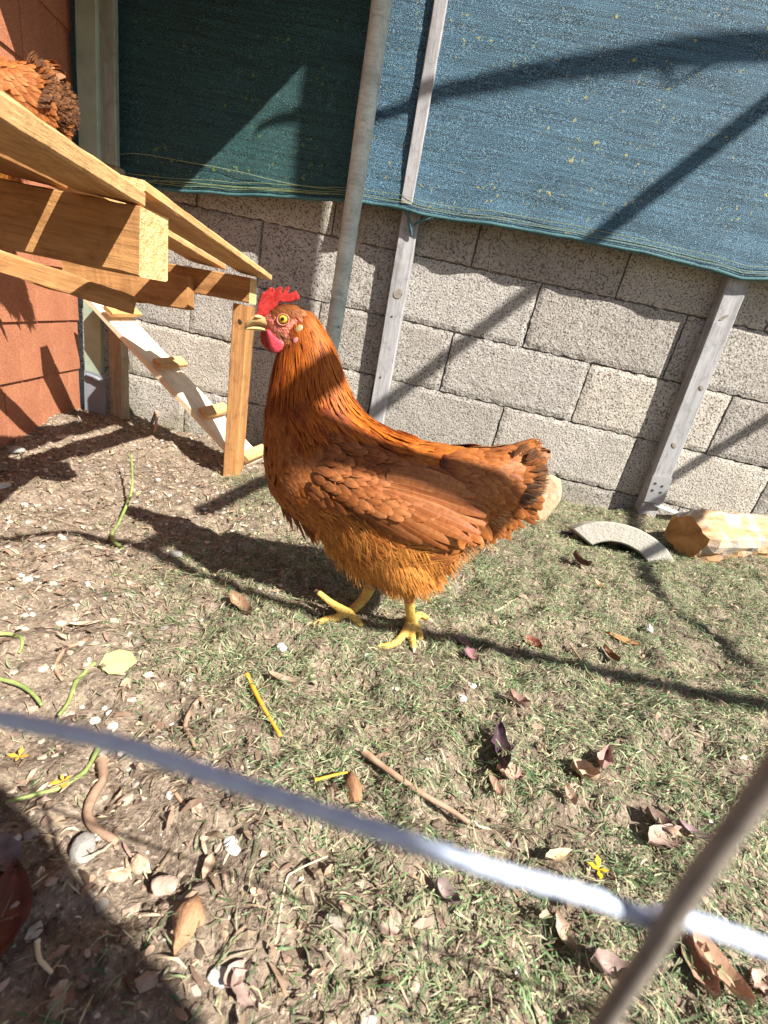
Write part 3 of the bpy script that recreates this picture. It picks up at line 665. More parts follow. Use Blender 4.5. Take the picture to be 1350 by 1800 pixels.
LV = [
 (918, 1124, 950, 1146, 22, (.30, .09, .06), 'dark red-brown oval leaf right of the hen\'s front foot', dict()),
 (1062, 1114, 1124, 1136, 16, (.62, .30, .12), 'bright orange lance-shaped leaf on the grass behind the long shadow', dict()),
 (1056, 1147, 1084, 1174, 12, (.28, .13, .07), 'narrow curled brown leaf inside the long shadow line', dict(curl=.8)),
 (818, 1148, 838, 1170, 20, (.38, .18, .20), 'mauve wilted leaf just right of the hen\'s feet', dict()),
 (802, 1122, 824, 1138, 16, (.42, .24, .23), 'dull pink leaf scrap in shade beside the hen\'s feet', dict()),
 (868, 1292, 880, 1372, 28, (.10, .06, .075), 'crumpled purple-black leaf standing beside a pale leaf', dict(curl=.7, tilt=.35)),
 (868, 1362, 918, 1378, 34, (.66, .42, .32), 'pale pink leaf below the purple-black leaf', dict()),
 (1000, 1352, 1048, 1376, 34, (.66, .48, .32), 'tan curled leaf beside a mauve one, right of centre', dict(curl=.6)),
 (1046, 1380, 1062, 1338, 22, (.50, .31, .26), 'mauve leaf curling up against the tan leaf', dict(curl=.9, tilt=.4)),
 (1134, 1492, 1192, 1470, 34, (.48, .33, .27), 'dull pinkish-brown leaf left of the purple stalk leaf', dict()),
 (1126, 1434, 1176, 1466, 22, (.28, .19, .15), 'ragged dark brown leaf above the pinkish-brown one', dict(curl=.8)),
 (1178, 1458, 1240, 1490, 16, (.36, .24, .25), 'narrow purple-brown leaf pointing at the upright wire', dict(curl=.8)),
 (950, 1524, 1000, 1508, 18, (.66, .52, .32), 'light straw-coloured leaf just above the lower wire', dict()),
 (1180, 1660, 1246, 1772, 44, (.46, .28, .20), 'large shiny brown leaf right of the wire crossing, inner one of a pair', dict(curl=.5)),
 (1190, 1652, 1300, 1790, 46, (.66, .42, .28), 'large salmon-coloured leaf at lower right, outer one of a pair', dict(curl=.5)),
 (1310, 1716, 1350, 1762, 40, (.60, .42, .33), 'broken pink leaf at the lower right edge', dict()),
 (4, 1700, 30, 1540, 62, (.22, .075, .045), 'big dark red-brown leaf in shade at the left edge', dict(curl=.5)),
 (-24, 1500, 36, 1545, 50, (.26, .19, .17), 'grey-brown leaf above the big red-brown leaf, left edge', dict()),
 (1000, 988, 1030, 1006, 14, (.13, .06, .035), 'dark curled leaf on the grass in front of the wall', dict(curl=.9, tilt=.4)),
 (974, 940, 1006, 944, 12, (.16, .09, .12), 'purple leaf scrap beside the concrete arch', dict()),
 (1040, 1030, 1062, 1046, 14, (.66, .38, .24), 'small salmon leaf between arch and hen', dict()),
 (1005, 1428, 986, 1392, 16, (.55, .38, .28), 'small tan leaf standing right of the purple-black leaf', dict(curl=.6)),
 (880, 1408, 858, 1362, 14, (.50, .30, .22), 'narrow pinkish leaf scrap left of the pale pink leaf', dict()),
 (545, 1640, 420, 1660, 0, None, None, None),
 (392, 1750, 432, 1700, 30, (.58, .42, .34), 'pale brown leaf near the bottom edge', dict()),
 (410, 1720, 450, 1790, 34, (.50, .36, .31), 'greyish pink leaf overlapping another at the bottom edge', dict()),
 (372, 1510, 356, 1560, 16, (.56, .40, .28), 'narrow tan leaf beside the white stone', dict()),
 (120, 1100, 175, 1098, 10, (.60, .46, .33), 'thin straw-coloured leaf high on the bare soil at left', dict()),
 (405, 1062, 440, 1092, 22, (.40, .24, .15), 'dead brown leaf in the hen\'s shadow', dict(curl=.7)),
 (880, 1498, 852, 1560, 0, None, None, None),
 (970, 1610, 1010, 1690, 24, (.56, .40, .30), 'papery tan leaf hanging below the lower wire', dict(curl=.6)),
 (1018, 1716, 1090, 1736, 34, (.42, .30, .26), 'folded brown leaf left of the upright wire', dict(curl=.7)),
 (760, 1560, 800, 1600, 26, (.34, .26, .24), 'grey crumpled leaf below the lower wire', dict(curl=.8)),
 (890, 1232, 925, 1256, 18, (.50, .32, .26), 'pink-brown curled leaf right of the white pebble cluster', dict(curl=.8)),
 (470, 1190, 520, 1205, 14, (.52, .38, .27), 'tan leaf scrap right of the orange stick top', dict()),
]
for q, (u0, v0, u1, v1, wp, col, lab, kw) in enumerate(LV):
    if lab: pleaf(u0, v0, u1, v1, wp, col, lab, seed=q, **kw)
def prock(u, v, wpx, hpx, mat, label, seed):
    P = atg(u, v); s = F_PX/np.dot(P-CAM, FW); a, b = wpx/s/2, hpx/s/2
    return rock('stone', P, (a, b, min(a, b)*.7), SM[mat], label, 'stone', seed, (0, 0, seed*.7), 3, .2)
for q, (u, v, wp, hp, mt, lab) in enumerate([
 (682, 1626, 50, 46, 'pink', 'pinkish faceted stone below the middle of the wire'), (150, 1500, 50, 66, 'grey', 'grey flat stone near the bent root at lower left'),
 (409, 1490, 26, 42, 'white', 'white oval stone left of centre below the wire'), (288, 1562, 36, 52, 'pink', 'upright pink stone lying under the tan one'),
 (246, 1520, 42, 34, 'tan', 'flat tan stone right of the grey stone'), (206, 1540, 42, 24, 'tan', 'thin tan stone between grey stone and upright pink stone'),
 (116, 1558, 24, 34, 'white', 'white stone on the edge of the deep shade'), (494, 1141, 20, 20, 'white', 'small white stone above the orange stick'),
 (644, 1158, 20, 22, 'white', 'small white stone in front of the hen\'s feet'), (829, 1208, 20, 14, 'white', 'topmost white pebble of a cluster right of the hen'),
 (812, 1232, 20, 18, 'white', 'lowest white pebble of a cluster right of the hen'), (1136, 1262, 28, 18, 'white', 'whitish stone on the grass right of the long shadow'),
 (1140, 1108, 22, 16, 'white', 'white stone above the long shadow at right'), (320, 1447, 22, 24, 'white', 'small white stone above the upright pink stone'),
 (726, 1732, 22, 24, 'pink', 'small pink stone near the bottom edge'), (400, 1650, 22, 44, 'tan', 'long tan stone right of the bark piece'),
 (385, 1720, 30, 44, 'white', 'chalky stone near the bottom edge'), (210, 862, 0, 0, None, None), (8, 860, 22, 24, 'white', 'white stone at the left edge of the bare soil'), (30, 796, 26, 22, 'grey', 'grey stone in the shade in front of the coop'),
 (113, 770, 30, 12, 'pink', 'flat pinkish stone near the coop corner'), (310, 978, 24, 22, 'grey', 'grey stone inside the hen\'s shadow'), (478, 970, 20, 14, 'white', 'white stone at the edge of the hen\'s shadow')]):
    if lab: prock(u, v, wp, hp, mt, lab, 40+q)
def G0(u, v): P = atg(u, v); return np.array([P[0], P[1], float(zg(P[0], P[1]))])
def stick(name, pts, rpx, mat, label, cat, h=.004, n=20, taper=.6, wob=.3, flat=False):
    P = []
    for q in pts:
        P.append(atg(q[0], q[1])+np.array([0, 0, h+(q[2] if len(q) > 2 else 0)]))
    s = F_PX/np.dot(P[0]-CAM, FW); P = resample(P, n); R_ = np.linspace(rpx/s, rpx/s*taper, n)*(1+.15*np.array([hsh(i*.6, rpx, 5) for i in range(n)]))
    for p in P: p[2] = max(p[2], float(zg(p[0], p[1]))+rpx/s*.5)
    return props(tube(name, P, R_, mat, None, 7, wob), label, cat)
m_or = m_plain('orange_peeled_stick', (.62, .27, .02), (.80, .42, .05), 40, .6); m_tw = m_plain('brown_twig', (.26, .15, .09), (.48, .32, .22), 60, .8)
m_gs = m_plain('green_stem', (.13, .20, .05), (.32, .36, .13), 50, .6); m_rt = m_plain('brown_root', (.20, .12, .08), (.42, .28, .19), 60, .85, bs=1)
stick('stick', [(433, 1190), (458, 1240), (492, 1298)], 4.5, m_or, 'bright orange peeled stick lying left of centre', 'stick')
stick('twig', [(638, 1326), (700, 1372), (748, 1404), (790, 1428), (824, 1452)], 6, m_tw, 'long brown twig lying above the wire near centre', 'twig')
stick('stem', [(215, 968), (196, 946), (210, 920), (230, 890, .03), (232, 868, .05), (229, 840, .07)], 3.5, m_gs, 'bent green stem sticking up in the hen\'s shadow', 'stem')
stick('stem', [(0, 1118), (24, 1120), (40, 1134), (34, 1152)], 4, m_gs, 'short hooked green stem at the left edge', 'stem')
stick('stem', [(-10, 1196), (30, 1206), (56, 1222), (74, 1244)], 4.5, m_gs, 'curved green stem meeting the wire at the left', 'stem')
stick('stem', [(166, 1176), (136, 1200), (122, 1236), (104, 1262)], 4.5, m_gs, 'green stem below the yellow-green card', 'stem')
stick('stem', [(172, 1322), (150, 1360), (110, 1388), (60, 1402), (10, 1416)], 4.5, m_gs, 'long green stem under the wire at the left', 'stem')
stick('root', [(178, 1340), (180, 1376), (156, 1420), (164, 1462), (206, 1492)], 9, m_rt, 'thick bent brown root below the wire at left', 'root')
stick('twig', [(156, 1132), (120, 1142), (104, 1160), (98, 1180), (110, 1200)], 4, m_tw, 'hooked dark twig left of the yellow-green card', 'twig')
stick('twig', [(354, 1236), (334, 1256), (326, 1284), (348, 1330)], 5, m_rt, 'dark curved twig on bare soil above the wire', 'twig')
stick('twig', [(302, 1396), (322, 1422), (350, 1446)], 4, m_tw, 'short bent twig below the wire at left', 'twig')
stick('twig', [(1000, 1136), (1024, 1170), (1046, 1204)], 1.8, m_tw, 'thin straight brown twig crossing the long shadow', 'twig')
stick('straw', [(866, 1082), (888, 1070), (908, 1056)], 2, m_plain('straw', (.6, .48, .28), (.8, .68, .45), 50), 'pale straw right of the hen\'s feet', 'straw')
stick('straw', [(480, 1690), (500, 1560, .0), (520, 1535), (575, 1510)], 2.2, bpy.data.materials['straw'], 'long yellow straw curving below the wire', 'straw')
stick('straw', [(552, 1376), (590, 1366), (610, 1362)], 3, m_or, 'short yellow straw beside the long brown twig', 'straw')
stick('straw', [(66, 1660), (70, 1690), (92, 1716)], 5, bpy.data.materials['straw'], 'thick straw lying in the dark shade at lower left', 'straw')
M['bark'] = m_wood('bark', (.40, .22, .12), (.24, .12, .06), (.06, .03, .015), g=2, bumpy=1)
for k_, (q_, w_, l_) in enumerate((((346, 1580, 302, 1684), 44, 'fibrous brown piece of bark below the wire at left'), ((616, 1348, 628, 1414), 26, 'small dark piece of bark left of the long brown twig'))):
    o = pleaf(*q_, w_, (.30, .15, .075) if k_ == 0 else (.16, .09, .06), l_, curl=-.9, seed=71+k_, cat='bark', name='bark_piece', tilt=.15, twist=.3); o.data.materials[0] = M['bark']; o.location.z += .008
stick('twig', [(270, 734, .05), (275, 748, .03), (271, 764)], 3, m_tw, 'tiny curled twig standing against the wall under the ramp', 'twig')
# yellow-green card
P = atg(207, 1176); cp = []
for a, r in ((0, .032), (50, .026), (105, .026), (150, .031), (195, .03), (255, .025), (305, .028)): cp.append((cos(radians(a))*r*.72, sin(radians(a))*r*.82))
n = len(cp); me = bpy.data.meshes.new('card'); me.from_pydata([(x, y, .0008) for x, y in cp]+[(x, y, -.0008) for x, y in cp], [], [tuple(range(n)), tuple(range(n, 2*n))[::-1]]+[(k, (k+1) % n, n+(k+1) % n, n+k)[::-1] for k in range(n)])
me.materials.append(m_plain('yellow_green_leaf', (.38, .48, .16), (.50, .58, .24), 25, .6)); o = obj('leaf_piece', me, None, (P[0], P[1], P[2]+.012)); o.rotation_euler = (.12, -.1, .3)
props(o, 'flat yellow-green angular leaf piece on the bare soil at left', 'leaf')
for q, (u, v, lab) in enumerate([(1048, 1536, 'bright yellow flower above the wire at right'), (112, 1384, 'orange-yellow wilted flower beside the long green stem'), (34, 1332, 'small orange-yellow flower under the wire at the left edge')]):
    P = atg(u, v); fl = empty('flower', (P[0], P[1], float(zg(P[0], P[1]))+.008), lab, 'flower')
    for k in range(4):
        a = k*1.5+q; V = np.array([(0, 0, 0), (.007, -.003, .003), (.013, 0, .004), (.007, .003, .003)])*(.85 if q else .8)*random.uniform(.6, 1.2)
        ca, sa = cos(a), sin(a); V = np.stack([V[:, 0]*ca-V[:, 1]*sa, V[:, 0]*sa+V[:, 1]*ca, V[:, 2]], -1)
        obj('petal', mesh('petal', np.vstack([V, V-[0, 0, .0005]]), [(0, 1, 2, 3), (4, 7, 6, 5)], M['leaf'], True, np.full((8, 3), (.85, .55, .02)) if q == 0 else np.full((8, 3), (.80, .42, .06))), fl)

# ------------------------------------------------------------------ the hen
YH = -1.045
def pix(P): q = np.asarray(P)-CAM; z = q@FW; return 675+F_PX*(q@RT)/z, 900-F_PX*(q@UP)/z
HB = atg(665, 1092); hen = empty('hen', (HB[0], YH, HB[2]), 'red-brown hen with a bright red comb standing in the middle of the yard', 'hen')
HO = np.array(hen.location)
PXM = np.linalg.norm(at(701, 900, YH)-at(700, 900, YH))
z2 = lambda x, y: (410+x/8.44, 480+y/8.44)             # enlarged head coordinates
SEC = [((486, 590), (526, 541), .008), ((491, 606), (548, 552), .0155), ((487, 628), (568, 581), .021), ((482, 662), (586, 620), .027), ((477, 706), (606, 682), .035), ((471, 758), (637, 732), .047),
       ((474, 826), (692, 768), .060), ((494, 876), (745, 781), .070), ((558, 928), (790, 789), .076), ((600, 980), (828, 794), .075), ((668, 1022), (850, 795), .070),
       ((766, 1014), (866, 796), .060), ((800, 952), (884, 792), .046), ((860, 916), (903, 788), .032), ((922, 882), (920, 790), .018)]
SA = np.array([at(*a, YH) for a, b, c in SEC]); SB = np.array([at(*b, YH) for a, b, c in SEC]); SW = np.array([c for a, b, c in SEC]); NS = len(SEC)
def cr(A, s):
    i = min(max(int(s), 0), NS-2); f = s-i; p0, p1, p2, p3 = A[max(i-1, 0)], A[i], A[i+1], A[min(i+2, NS-1)]
    return .5*((2*p1)+(-p0+p2)*f+(2*p0-5*p1+4*p2-p3)*f*f+(-p0+3*p1-3*p2+p3)*f**3)
def S(s, th):                                          # th 0 = back, pi = breast; positive sine = near side
    s = min(max(s, 0), NS-1); a, b, w_ = cr(SA, s), cr(SB, s), cr(SW, s); c = (a+b)/2; h = (b-a)/2
    return c+h*cos(th)+np.array([0, -w_*sin(th), 0])*(1+.06*cos(th))
bv, bf = [], []
def addm(V, Fc):
    o = len(bv); bv.extend([tuple(v) for v in V]); bf.extend([tuple(i+o for i in f) for f in Fc])
ns, nth = 60, 32; V = [S(i/(ns-1)*(NS-1), 2*pi*k/nth) for i in range(ns) for k in range(nth)]; Fc = []
for i in range(ns-1):
    for k in range(nth): a = i*nth+k; b = i*nth+(k+1) % nth; Fc.append((a, b, b+nth, a+nth))
Fc += [tuple(range(nth))[::-1], tuple(range((ns-1)*nth, ns*nth))]; addm(V, Fc)
def ell(u, v, dy, rx, rz, ry, rot=0):                  # rx, rz in picture px along rotated axes, ry lateral metres
    c = at(u, v, YH)+np.array([0, dy, 0]); V, Fc = [], []; n, m = 24, 14
    ex = at(u+cos(rot), v+sin(rot), YH)-at(u, v, YH); ez = at(u+sin(rot), v-cos(rot), YH)-at(u, v, YH)
    for i in range(m+1):
        ph = pi*i/m
        for k in range(n): th = 2*pi*k/n; V.append(c+ex*rx*sin(ph)*cos(th)+ez*rz*cos(ph)+np.array([0, ry*sin(ph)*sin(th), 0]))
    for i in range(m):
        for k in range(n): a = i*n+k; b = i*n+(k+1) % n; Fc.append((a, a+n, b+n, b))
    return V, Fc
for e in ((505, 571, 0, 38, 35, .0175, .2), (486, 570, 0, 24, 24, .011, .35), (515, 590, 0, 30, 24, .0165, .6),
          (700, 872, -.050, 138, 50, .034, .36), (700, 872, .050, 138, 50, .034, .36),
          (718, 975, -.034, 50, 50, .028, 0), (640, 980, .036, 36, 62, .026, -.2)): addm(*ell(*e))
# legs and toes, down to the soil
def G(u, v, h=.004): P = atg(u, v); return np.array([P[0], P[1], float(zg(P[0], P[1]))+h-.0018])
nf = G(722, 1096, .011); ff = G(608, 1092, .011)
def addt(P, R, n=10, k=14): V_, F_ = tube_arrays(resample(P, k), np.interp(np.linspace(0, 1, k), np.linspace(0, 1, len(R)), R)*1.28, n, True); addm(V_, tri_fix(F_))
hipn, hipf = at(718, 1022, YH-.032), at(650, 1032, YH+.028)
addt([hipn, at(719, 1048, YH-.030), (at(719, 1070, YH-.026)+nf)/2, nf], [.0088, .0072, .0064, .0078])
addt([hipf, at(640, 1052, YH+.022), (at(622, 1074, YH+.012)+ff)/2, ff], [.0085, .0070, .0064, .0078])
toes_n = [[nf, G(724, 1118, .009), G(727, 1142, .005)], [nf, G(706, 1120, .009), G(690, 1131, .006), G(664, 1135, .005)], [nf, G(738, 1084, .007), G(754, 1088, .004)], [nf, G(738, 1110, .007), G(742, 1118, .005)]]
toes_f = [[ff, G(590, 1096, .008), G(570, 1097, .006), G(548, 1102, .005)], [ff, ff+(at(580, 1076, ff[1])-at(608, 1092, ff[1])), ff+(at(556, 1056, ff[1])-at(608, 1092, ff[1]))], [ff, G(624, 1100, .006), G(636, 1106, .004)]]
for t_ in toes_n+toes_f: addt(t_, [.0062, .0052, .0048, .0034][:len(t_)] if len(t_) > 3 else [.0062, .0050, .0034])
me = bpy.data.meshes.new('tmp'); me.from_pydata(bv, [], bf); to = obj('tmp', me)
rm = to.modifiers.new('r', 'REMESH'); rm.mode = 'VOXEL'; rm.voxel_size = .0021
sm = to.modifiers.new('s', 'SMOOTH'); sm.factor = .6; sm.iterations = 3
dg = bpy.context.evaluated_depsgraph_get(); bme = bpy.data.meshes.new_from_object(to.evaluated_get(dg)); bpy.data.objects.remove(to)
bme.name = 'body'; nv = len(bme.vertices); co = np.empty(nv*3, np.float32); bme.vertices.foreach_get('co', co); co = co.reshape(-1, 3).astype(float)
BVH = BVHTree.FromPolygons([tuple(c) for c in co], [tuple(p.vertices) for p in bme.polygons])
PX = np.stack(pix(co), -1)
def face_w(u, v):                                      # bare red skin round the eye and beak
    x, y = (u-410)*8.44, (v-480)*8.44
    a = ((x-780)/265)**2+((y-770)/205)**2; b = ((x-540)/170)**2+((y-720)/200)**2
    return np.clip((1.0-np.minimum(a, b))*5, 0, 1)*(~((y < 640) & (x > 560)))
cb = np.tile([.34, .125, .035], (nv, 1)); fw_ = face_w(PX[:, 0], PX[:, 1])[:, None]; head_ = (co[:, 2] > at(500, 625, YH)[2])[:, None]
cb = np.where(head_, cb*(1-fw_)+np.array([.72, .20, .15])*fw_, cb)
legz = at(715, 1040, YH)[2]; lw = smooth(legz+.004, legz-.006, co[:, 2])[:, None]; cb = cb*(1-lw)+np.array([.78, .50, .12])*lw
ca = bme.color_attributes.new('Col', 'FLOAT_COLOR', 'POINT'); c4 = np.ones((nv, 4), np.float32); c4[:, :3] = cb; ca.data.foreach_set('color', c4.ravel())
bme.vertices.foreach_set('co', (co-HO).astype(np.float32).ravel())
def m_body():
    b = NB('hen_body'); c = b.coord(); n = b.noise(c, 260, 4, .7); v = b.vor(c, 330)
    k = b.mix(1.0, b.attr(), b.ramp(n, [(.3, (.72, .68, .66)), (.7, (1.15, 1.15, 1.15))]), 'MULTIPLY')
    crk = b.vor(c, 300, feat='DISTANCE_TO_EDGE'); k = b.mix(b.math('MULTIPLY', b.gray(crk, .10, .0), .45), k, (.22, .09, .03)); k = b.mix(b.math('MULTIPLY', b.gray(b.noise(c, 60, 4), .55, .7), .4), k, (.30, .17, .07))
    return b.fin(k, .6, .3, b.bump(b.math('ADD', n, v), .8, .0015), Subsurface_Weight=.0)
bme.materials.clear(); bme.materials.append(m_body()); bme.polygons.foreach_set('use_smooth', np.ones(len(bme.polygons), bool)); obj('body', bme, hen)

class Plume:
    PR = dict(round=([0, .22, .5, .8, 1], [.35, .85, 1, .82, .22]), hackle=([0, .25, .55, .85, 1], [.45, .85, .8, .42, .04]), fluff=([0, .3, .6, .85, 1], [.5, .9, .6, .3, .02]), quill=([0, .15, .5, .88, 1], [.4, .8, 1, .8, .25]))
    def __init__(s): s.V, s.F, s.C, s.U = [], [], [], []
    def add(s, pts, nrm, wid, kind, c0, c1, camber=.12):
        """pts: 5 spine points; nrm: normal; wid: full width"""
        tv, pw = s.PR[kind]; o = len(s.V); pts = np.asarray(pts); c0, c1 = np.array(c0), np.array(c1)
        for i in range(5):
            d = pts[min(i+1, 4)]-pts[max(i-1, 0)]; d = d/(np.linalg.norm(d)+1e-9); sd = np.cross(nrm, d); sd /= (np.linalg.norm(sd)+1e-9)
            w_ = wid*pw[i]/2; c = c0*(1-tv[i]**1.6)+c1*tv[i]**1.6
            for k in (-1, 0, 1): s.V.append(pts[i]+sd*w_*k+nrm*(wid*camber*(0 if k else 1)*pw[i])); s.C.append(c); s.U.append((.5+.5*k*pw[i], tv[i]))
        for i in range(4):
            for k in (0, 1): a = o+i*3+k; s.F.append((a, a+1, a+4, a+3))
    def build(s, name, label=None, mirror=False):
        V = np.array(s.V)
        if mirror: V = V.copy(); V[:, 1] = 2*YH-V[:, 1]
        o = obj(name, mesh(name, V-HO, s.F, M['feather'], True, np.array(s.C), np.array(s.U)), hen)
        o['kind'] = 'stuff'
        if label: o['label'] = label
        return o
rg = np.random.default_rng(99)
TV = np.array([0, .25, .5, .78, 1.0])
def loft_f(pl, s0, th, L, W, kind, c0, c1, lift=.1, off=.0008, dev=.0):
    p = S(s0, th); g = S(s0+.05, th)-p; sp = np.linalg.norm(g)/.05; ds = L/max(sp, .004)
    if s0+ds > NS-1: ds = NS-1-s0
    pts = np.array([S(s0+ds*t, th+dev*t) for t in TV]); n = np.cross(S(s0+.05, th)-p, S(s0, th+.05)-p); n /= np.linalg.norm(n)+1e-9
    ctr = (cr(SA, s0)+cr(SB, s0))/2
    if n@(p-ctr) < 0: n = -n
    if np.linalg.norm(pts[-1]-pts[0]) < L*.75:
        d = g/np.linalg.norm(g); pts = np.array([p+d*L*t for t in TV])
    pts = pts+n[None]*(off+(TV*L*lift)[:, None]); pl.add(pts, n, W, kind, c0, c1)
def cmix(a, b, t): return tuple(np.array(a)*(1-t)+np.array(b)*t)
DEEP, RED, ORG, AMB = (.11, .015, .003), (.27, .042, .004), (.66, .18, .008), (.56, .20, .045)
neck, breast, back, belly, rump = Plume(), Plume(), Plume(), Plume(), Plume()
for q in range(2300):                                   # hackles
    s0 = .55+rg.uniform(0, 1)**.8*4.4; th = rg.uniform(0, 2*pi); f = (1+cos(th))/2; L = .018+.024*min((s0-.9)/2.5, 1)+rg.uniform(-.004, .004)
    c = cmix(RED, ORG, np.clip(rg.normal(.15+.62*f, .25), 0, 1)); c0 = cmix(DEEP, c, rg.uniform(.1, .6))  # shade at the front and sun glow at the back put into the colour
    if (s0 > 3.7 and f < .35) or (s0 < 1.7 and f < .45): continue
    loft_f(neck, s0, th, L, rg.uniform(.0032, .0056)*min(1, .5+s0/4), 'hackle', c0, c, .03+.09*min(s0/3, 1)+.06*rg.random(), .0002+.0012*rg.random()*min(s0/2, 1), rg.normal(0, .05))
for q in range(1900):                                   # breast
    s0 = rg.uniform(3.6, 9.2); th = pi+rg.uniform(-1.75, 1.75); L = rg.uniform(.018, .027)
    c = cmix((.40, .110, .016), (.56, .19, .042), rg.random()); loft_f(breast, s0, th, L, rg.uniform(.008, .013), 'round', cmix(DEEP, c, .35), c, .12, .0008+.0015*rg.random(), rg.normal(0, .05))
for q in range(1400):                                   # back and saddle
    s0 = rg.uniform(5.0, 11.2); th = rg.uniform(-1.35, 1.35); L = rg.uniform(.020, .032)
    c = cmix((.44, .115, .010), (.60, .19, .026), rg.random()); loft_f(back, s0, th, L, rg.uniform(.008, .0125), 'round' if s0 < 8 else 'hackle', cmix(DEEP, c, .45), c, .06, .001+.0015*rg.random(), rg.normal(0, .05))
for q in range(6500):                                   # soft belly and thigh fluff
    s0 = rg.uniform(7.3, 13.2); th = pi+rg.uniform(-1.9, 1.9); L = rg.uniform(.016, .032)
    c = cmix((.60, .22, .036), (.78, .36, .090), rg.random()); loft_f(belly, s0, th, L, rg.uniform(.0012, .0032), 'fluff', cmix(RED, c, .90), c, .04+.14*rg.random()**2, .001+.003*rg.random(), rg.normal(0, .05))
for q in range(700):                                    # rump
    s0 = rg.uniform(10.2, 13.9); th = rg.uniform(-2.3, 2.3); L = rg.uniform(.026, .042); d = smooth(12.3, 14, s0)
    c = cmix((.42, .14, .035), (.22, .09, .04), d); loft_f(rump, s0, th, L, rg.uniform(.010, .016), 'round', cmix(DEEP, c, .5), cmix(c, (.50, .24, .10), rg.random()*.4), .10, .002, rg.normal(0, .06))
# head feathers
for q in range(1500):
    d = rg.normal(0, 1, 3); d /= np.linalg.norm(d); 
    P = at(505, 571, YH)+(at(506, 571, YH)-at(505, 571, YH))*38*d[0]+(at(505, 570, YH)-at(505, 571, YH))*35*d[2]+np.array([0, .0175*d[1], 0])
    u_, v_ = pix(P); x, y = (u_-410)*8.44, (v_-480)*8.44
    if x < 560 and y < 1000: continue
    fw1 = float(face_w(np.array(u_), np.array(v_)))
    if fw1 > .25 and not (y > 850 and rg.random() < .5): continue
    ctr = at(505, 571, YH); n = (P-ctr)/np.array([1, .21, 1]); n /= np.linalg.norm(n); fl = np.array([.8, 0, -.55]); fl = fl-n*(fl@n)
    if np.linalg.norm(fl) < .2: continue
    fl /= np.linalg.norm(fl); L = rg.uniform(.006, .012); pts = np.array([P+fl*L*t+n*(.0006+L*.10*t) for t in TV])
    c = cmix((.22, .065, .016), (.36, .13, .04), rg.random())
    if y > 850: c = cmix((.30, .17, .07), (.46, .27, .13), rg.random())
    neck.add(pts, n, rg.uniform(.0016, .003), 'hackle', cmix(DEEP, c, .5), c)
# near side plumage placed where it lies on the bird
def hit(u, v):
    d = Vector(_ray(u, v)).normalized(); h = BVH.ray_cast(Vector(CAM), d)
    if h[0] is None: return None, None
    n = np.array(h[1]); return np.array(h[0]), (n if n[1] < 0 else -n)
def pf_(pl, u, v, ang, Lp, Wp, kind, c0, c1, off=.002, lift=.05, sag=0.0, yfix=None):
    pts = []; nr = np.zeros(3); last = None
    for t in TV:
        a = ang+sag*t; uu, vv = u+cos(a)*Lp*t, v+sin(a)*Lp*t
        if yfix is not None: P, n = at(uu, vv, yfix), np.array([0, -1., 0])
        else:
            P, n = hit(uu, vv)
            if P is None or (last is not None and abs(P[1]-last[1]) > .02): P, n = at(uu, vv, last[1] if last is not None else YH), np.array([0, -1., 0])
        last = P; nr += n; pts.append(P)
    nr /= np.linalg.norm(nr); L = np.linalg.norm(pts[-1]-pts[0]); pts = np.array(pts)+nr[None]*(off+TV*L*lift)[:, None]
    pl.add(pts, nr, Wp*PXM, kind, c0, c1)
wing, sec, thigh, tailc = Plume(), Plume(), Plume(), Plume()
wa = .36; W0 = np.array([572., 812.]); ex_, ey_ = np.array([cos(wa), sin(wa)]), np.array([-sin(wa), cos(wa)])
WCOL = ((.30, .085, .020), (.54, .21, .075))
def wcol(): c = cmix(*WCOL, rg.random()); return cmix((.12, .035, .012), c, .35), c
# secondaries and primaries, long, lowest first
QE = [(742, 950), (768, 955), (792, 955), (812, 950), (830, 942), (843, 930), (851, 915), (852, 899), (845, 882), (832, 868), (815, 856)]
for k in range(11):
    t = k/10; st = np.array([632+52*t, 897-66*t]); e = np.array(QE[k]); d = e-st; ln = np.hypot(*d); c0, c1 = wcol(); c1 = cmix(c1, (.34, .13, .05), .35*rg.random()); a_ = math.atan2(d[1], d[0])
    pf_(sec, st[0], st[1], a_-.06, ln, 25, 'quill', cmix(c0, c1, .4), c1, .0035+.0013*k, .02, .10)
for k in range(5): pf_(sec, 596+k*10, 890+k*2.5, .37-.012*k, 128+k*4, 12, 'quill', (.14, .05, .02), (.30, .10, .035), .0010+.0006*k, .0, .05)
for row in range(13):                                   # coverts, rearmost row first so that each row laps over the next
    r = 12-row; al = r*13.5; nn_ = 9 if r > 3 else 8
    for j in range(nn_):
        f = (j+(.5 if r % 2 else 0))/(nn_-1); v_ = -46+f*96*(1-.030*r); st = W0+ex_*(al+rg.uniform(-3, 3)-10*abs(f-.5))+ey_*(v_+rg.uniform(-3, 3)+6)
        c0, c1 = wcol(); big = r/12
        pf_(wing, st[0], st[1], wa+rg.normal(.05, .08)+(f-.5)*.22, 28+26*big+rg.uniform(-5, 6), (13+7*big)*rg.uniform(.8, 1.2), 'round' if rg.random() < .75 else 'quill', c0, c1, .0045+.0008*row*.8, .17, 0)
for q in range(300):                                    # soft edge between shoulder and neck
    u, v = rg.uniform(495, 640), rg.uniform(790, 850); c0, c1 = wcol(); pf_(wing, u, v, wa+.35+rg.normal(0, .15), rg.uniform(20, 28), 12, 'round', c0, cmix(c1, (.5, .18, .05), rg.random()), .003, .09)
for q in range(150):                                    # long hackles falling over the shoulder
    u = rg.uniform(500, 700); v = 718+.28*(u-500)+rg.uniform(-20, 22); c = cmix(RED, ORG, rg.random())
    pf_(wing, u, v, 1.15-.0036*(u-500)+rg.normal(0, .08), rg.uniform(36, 52), 7.5, 'hackle', cmix(DEEP, c, .4), c, .006, .08)
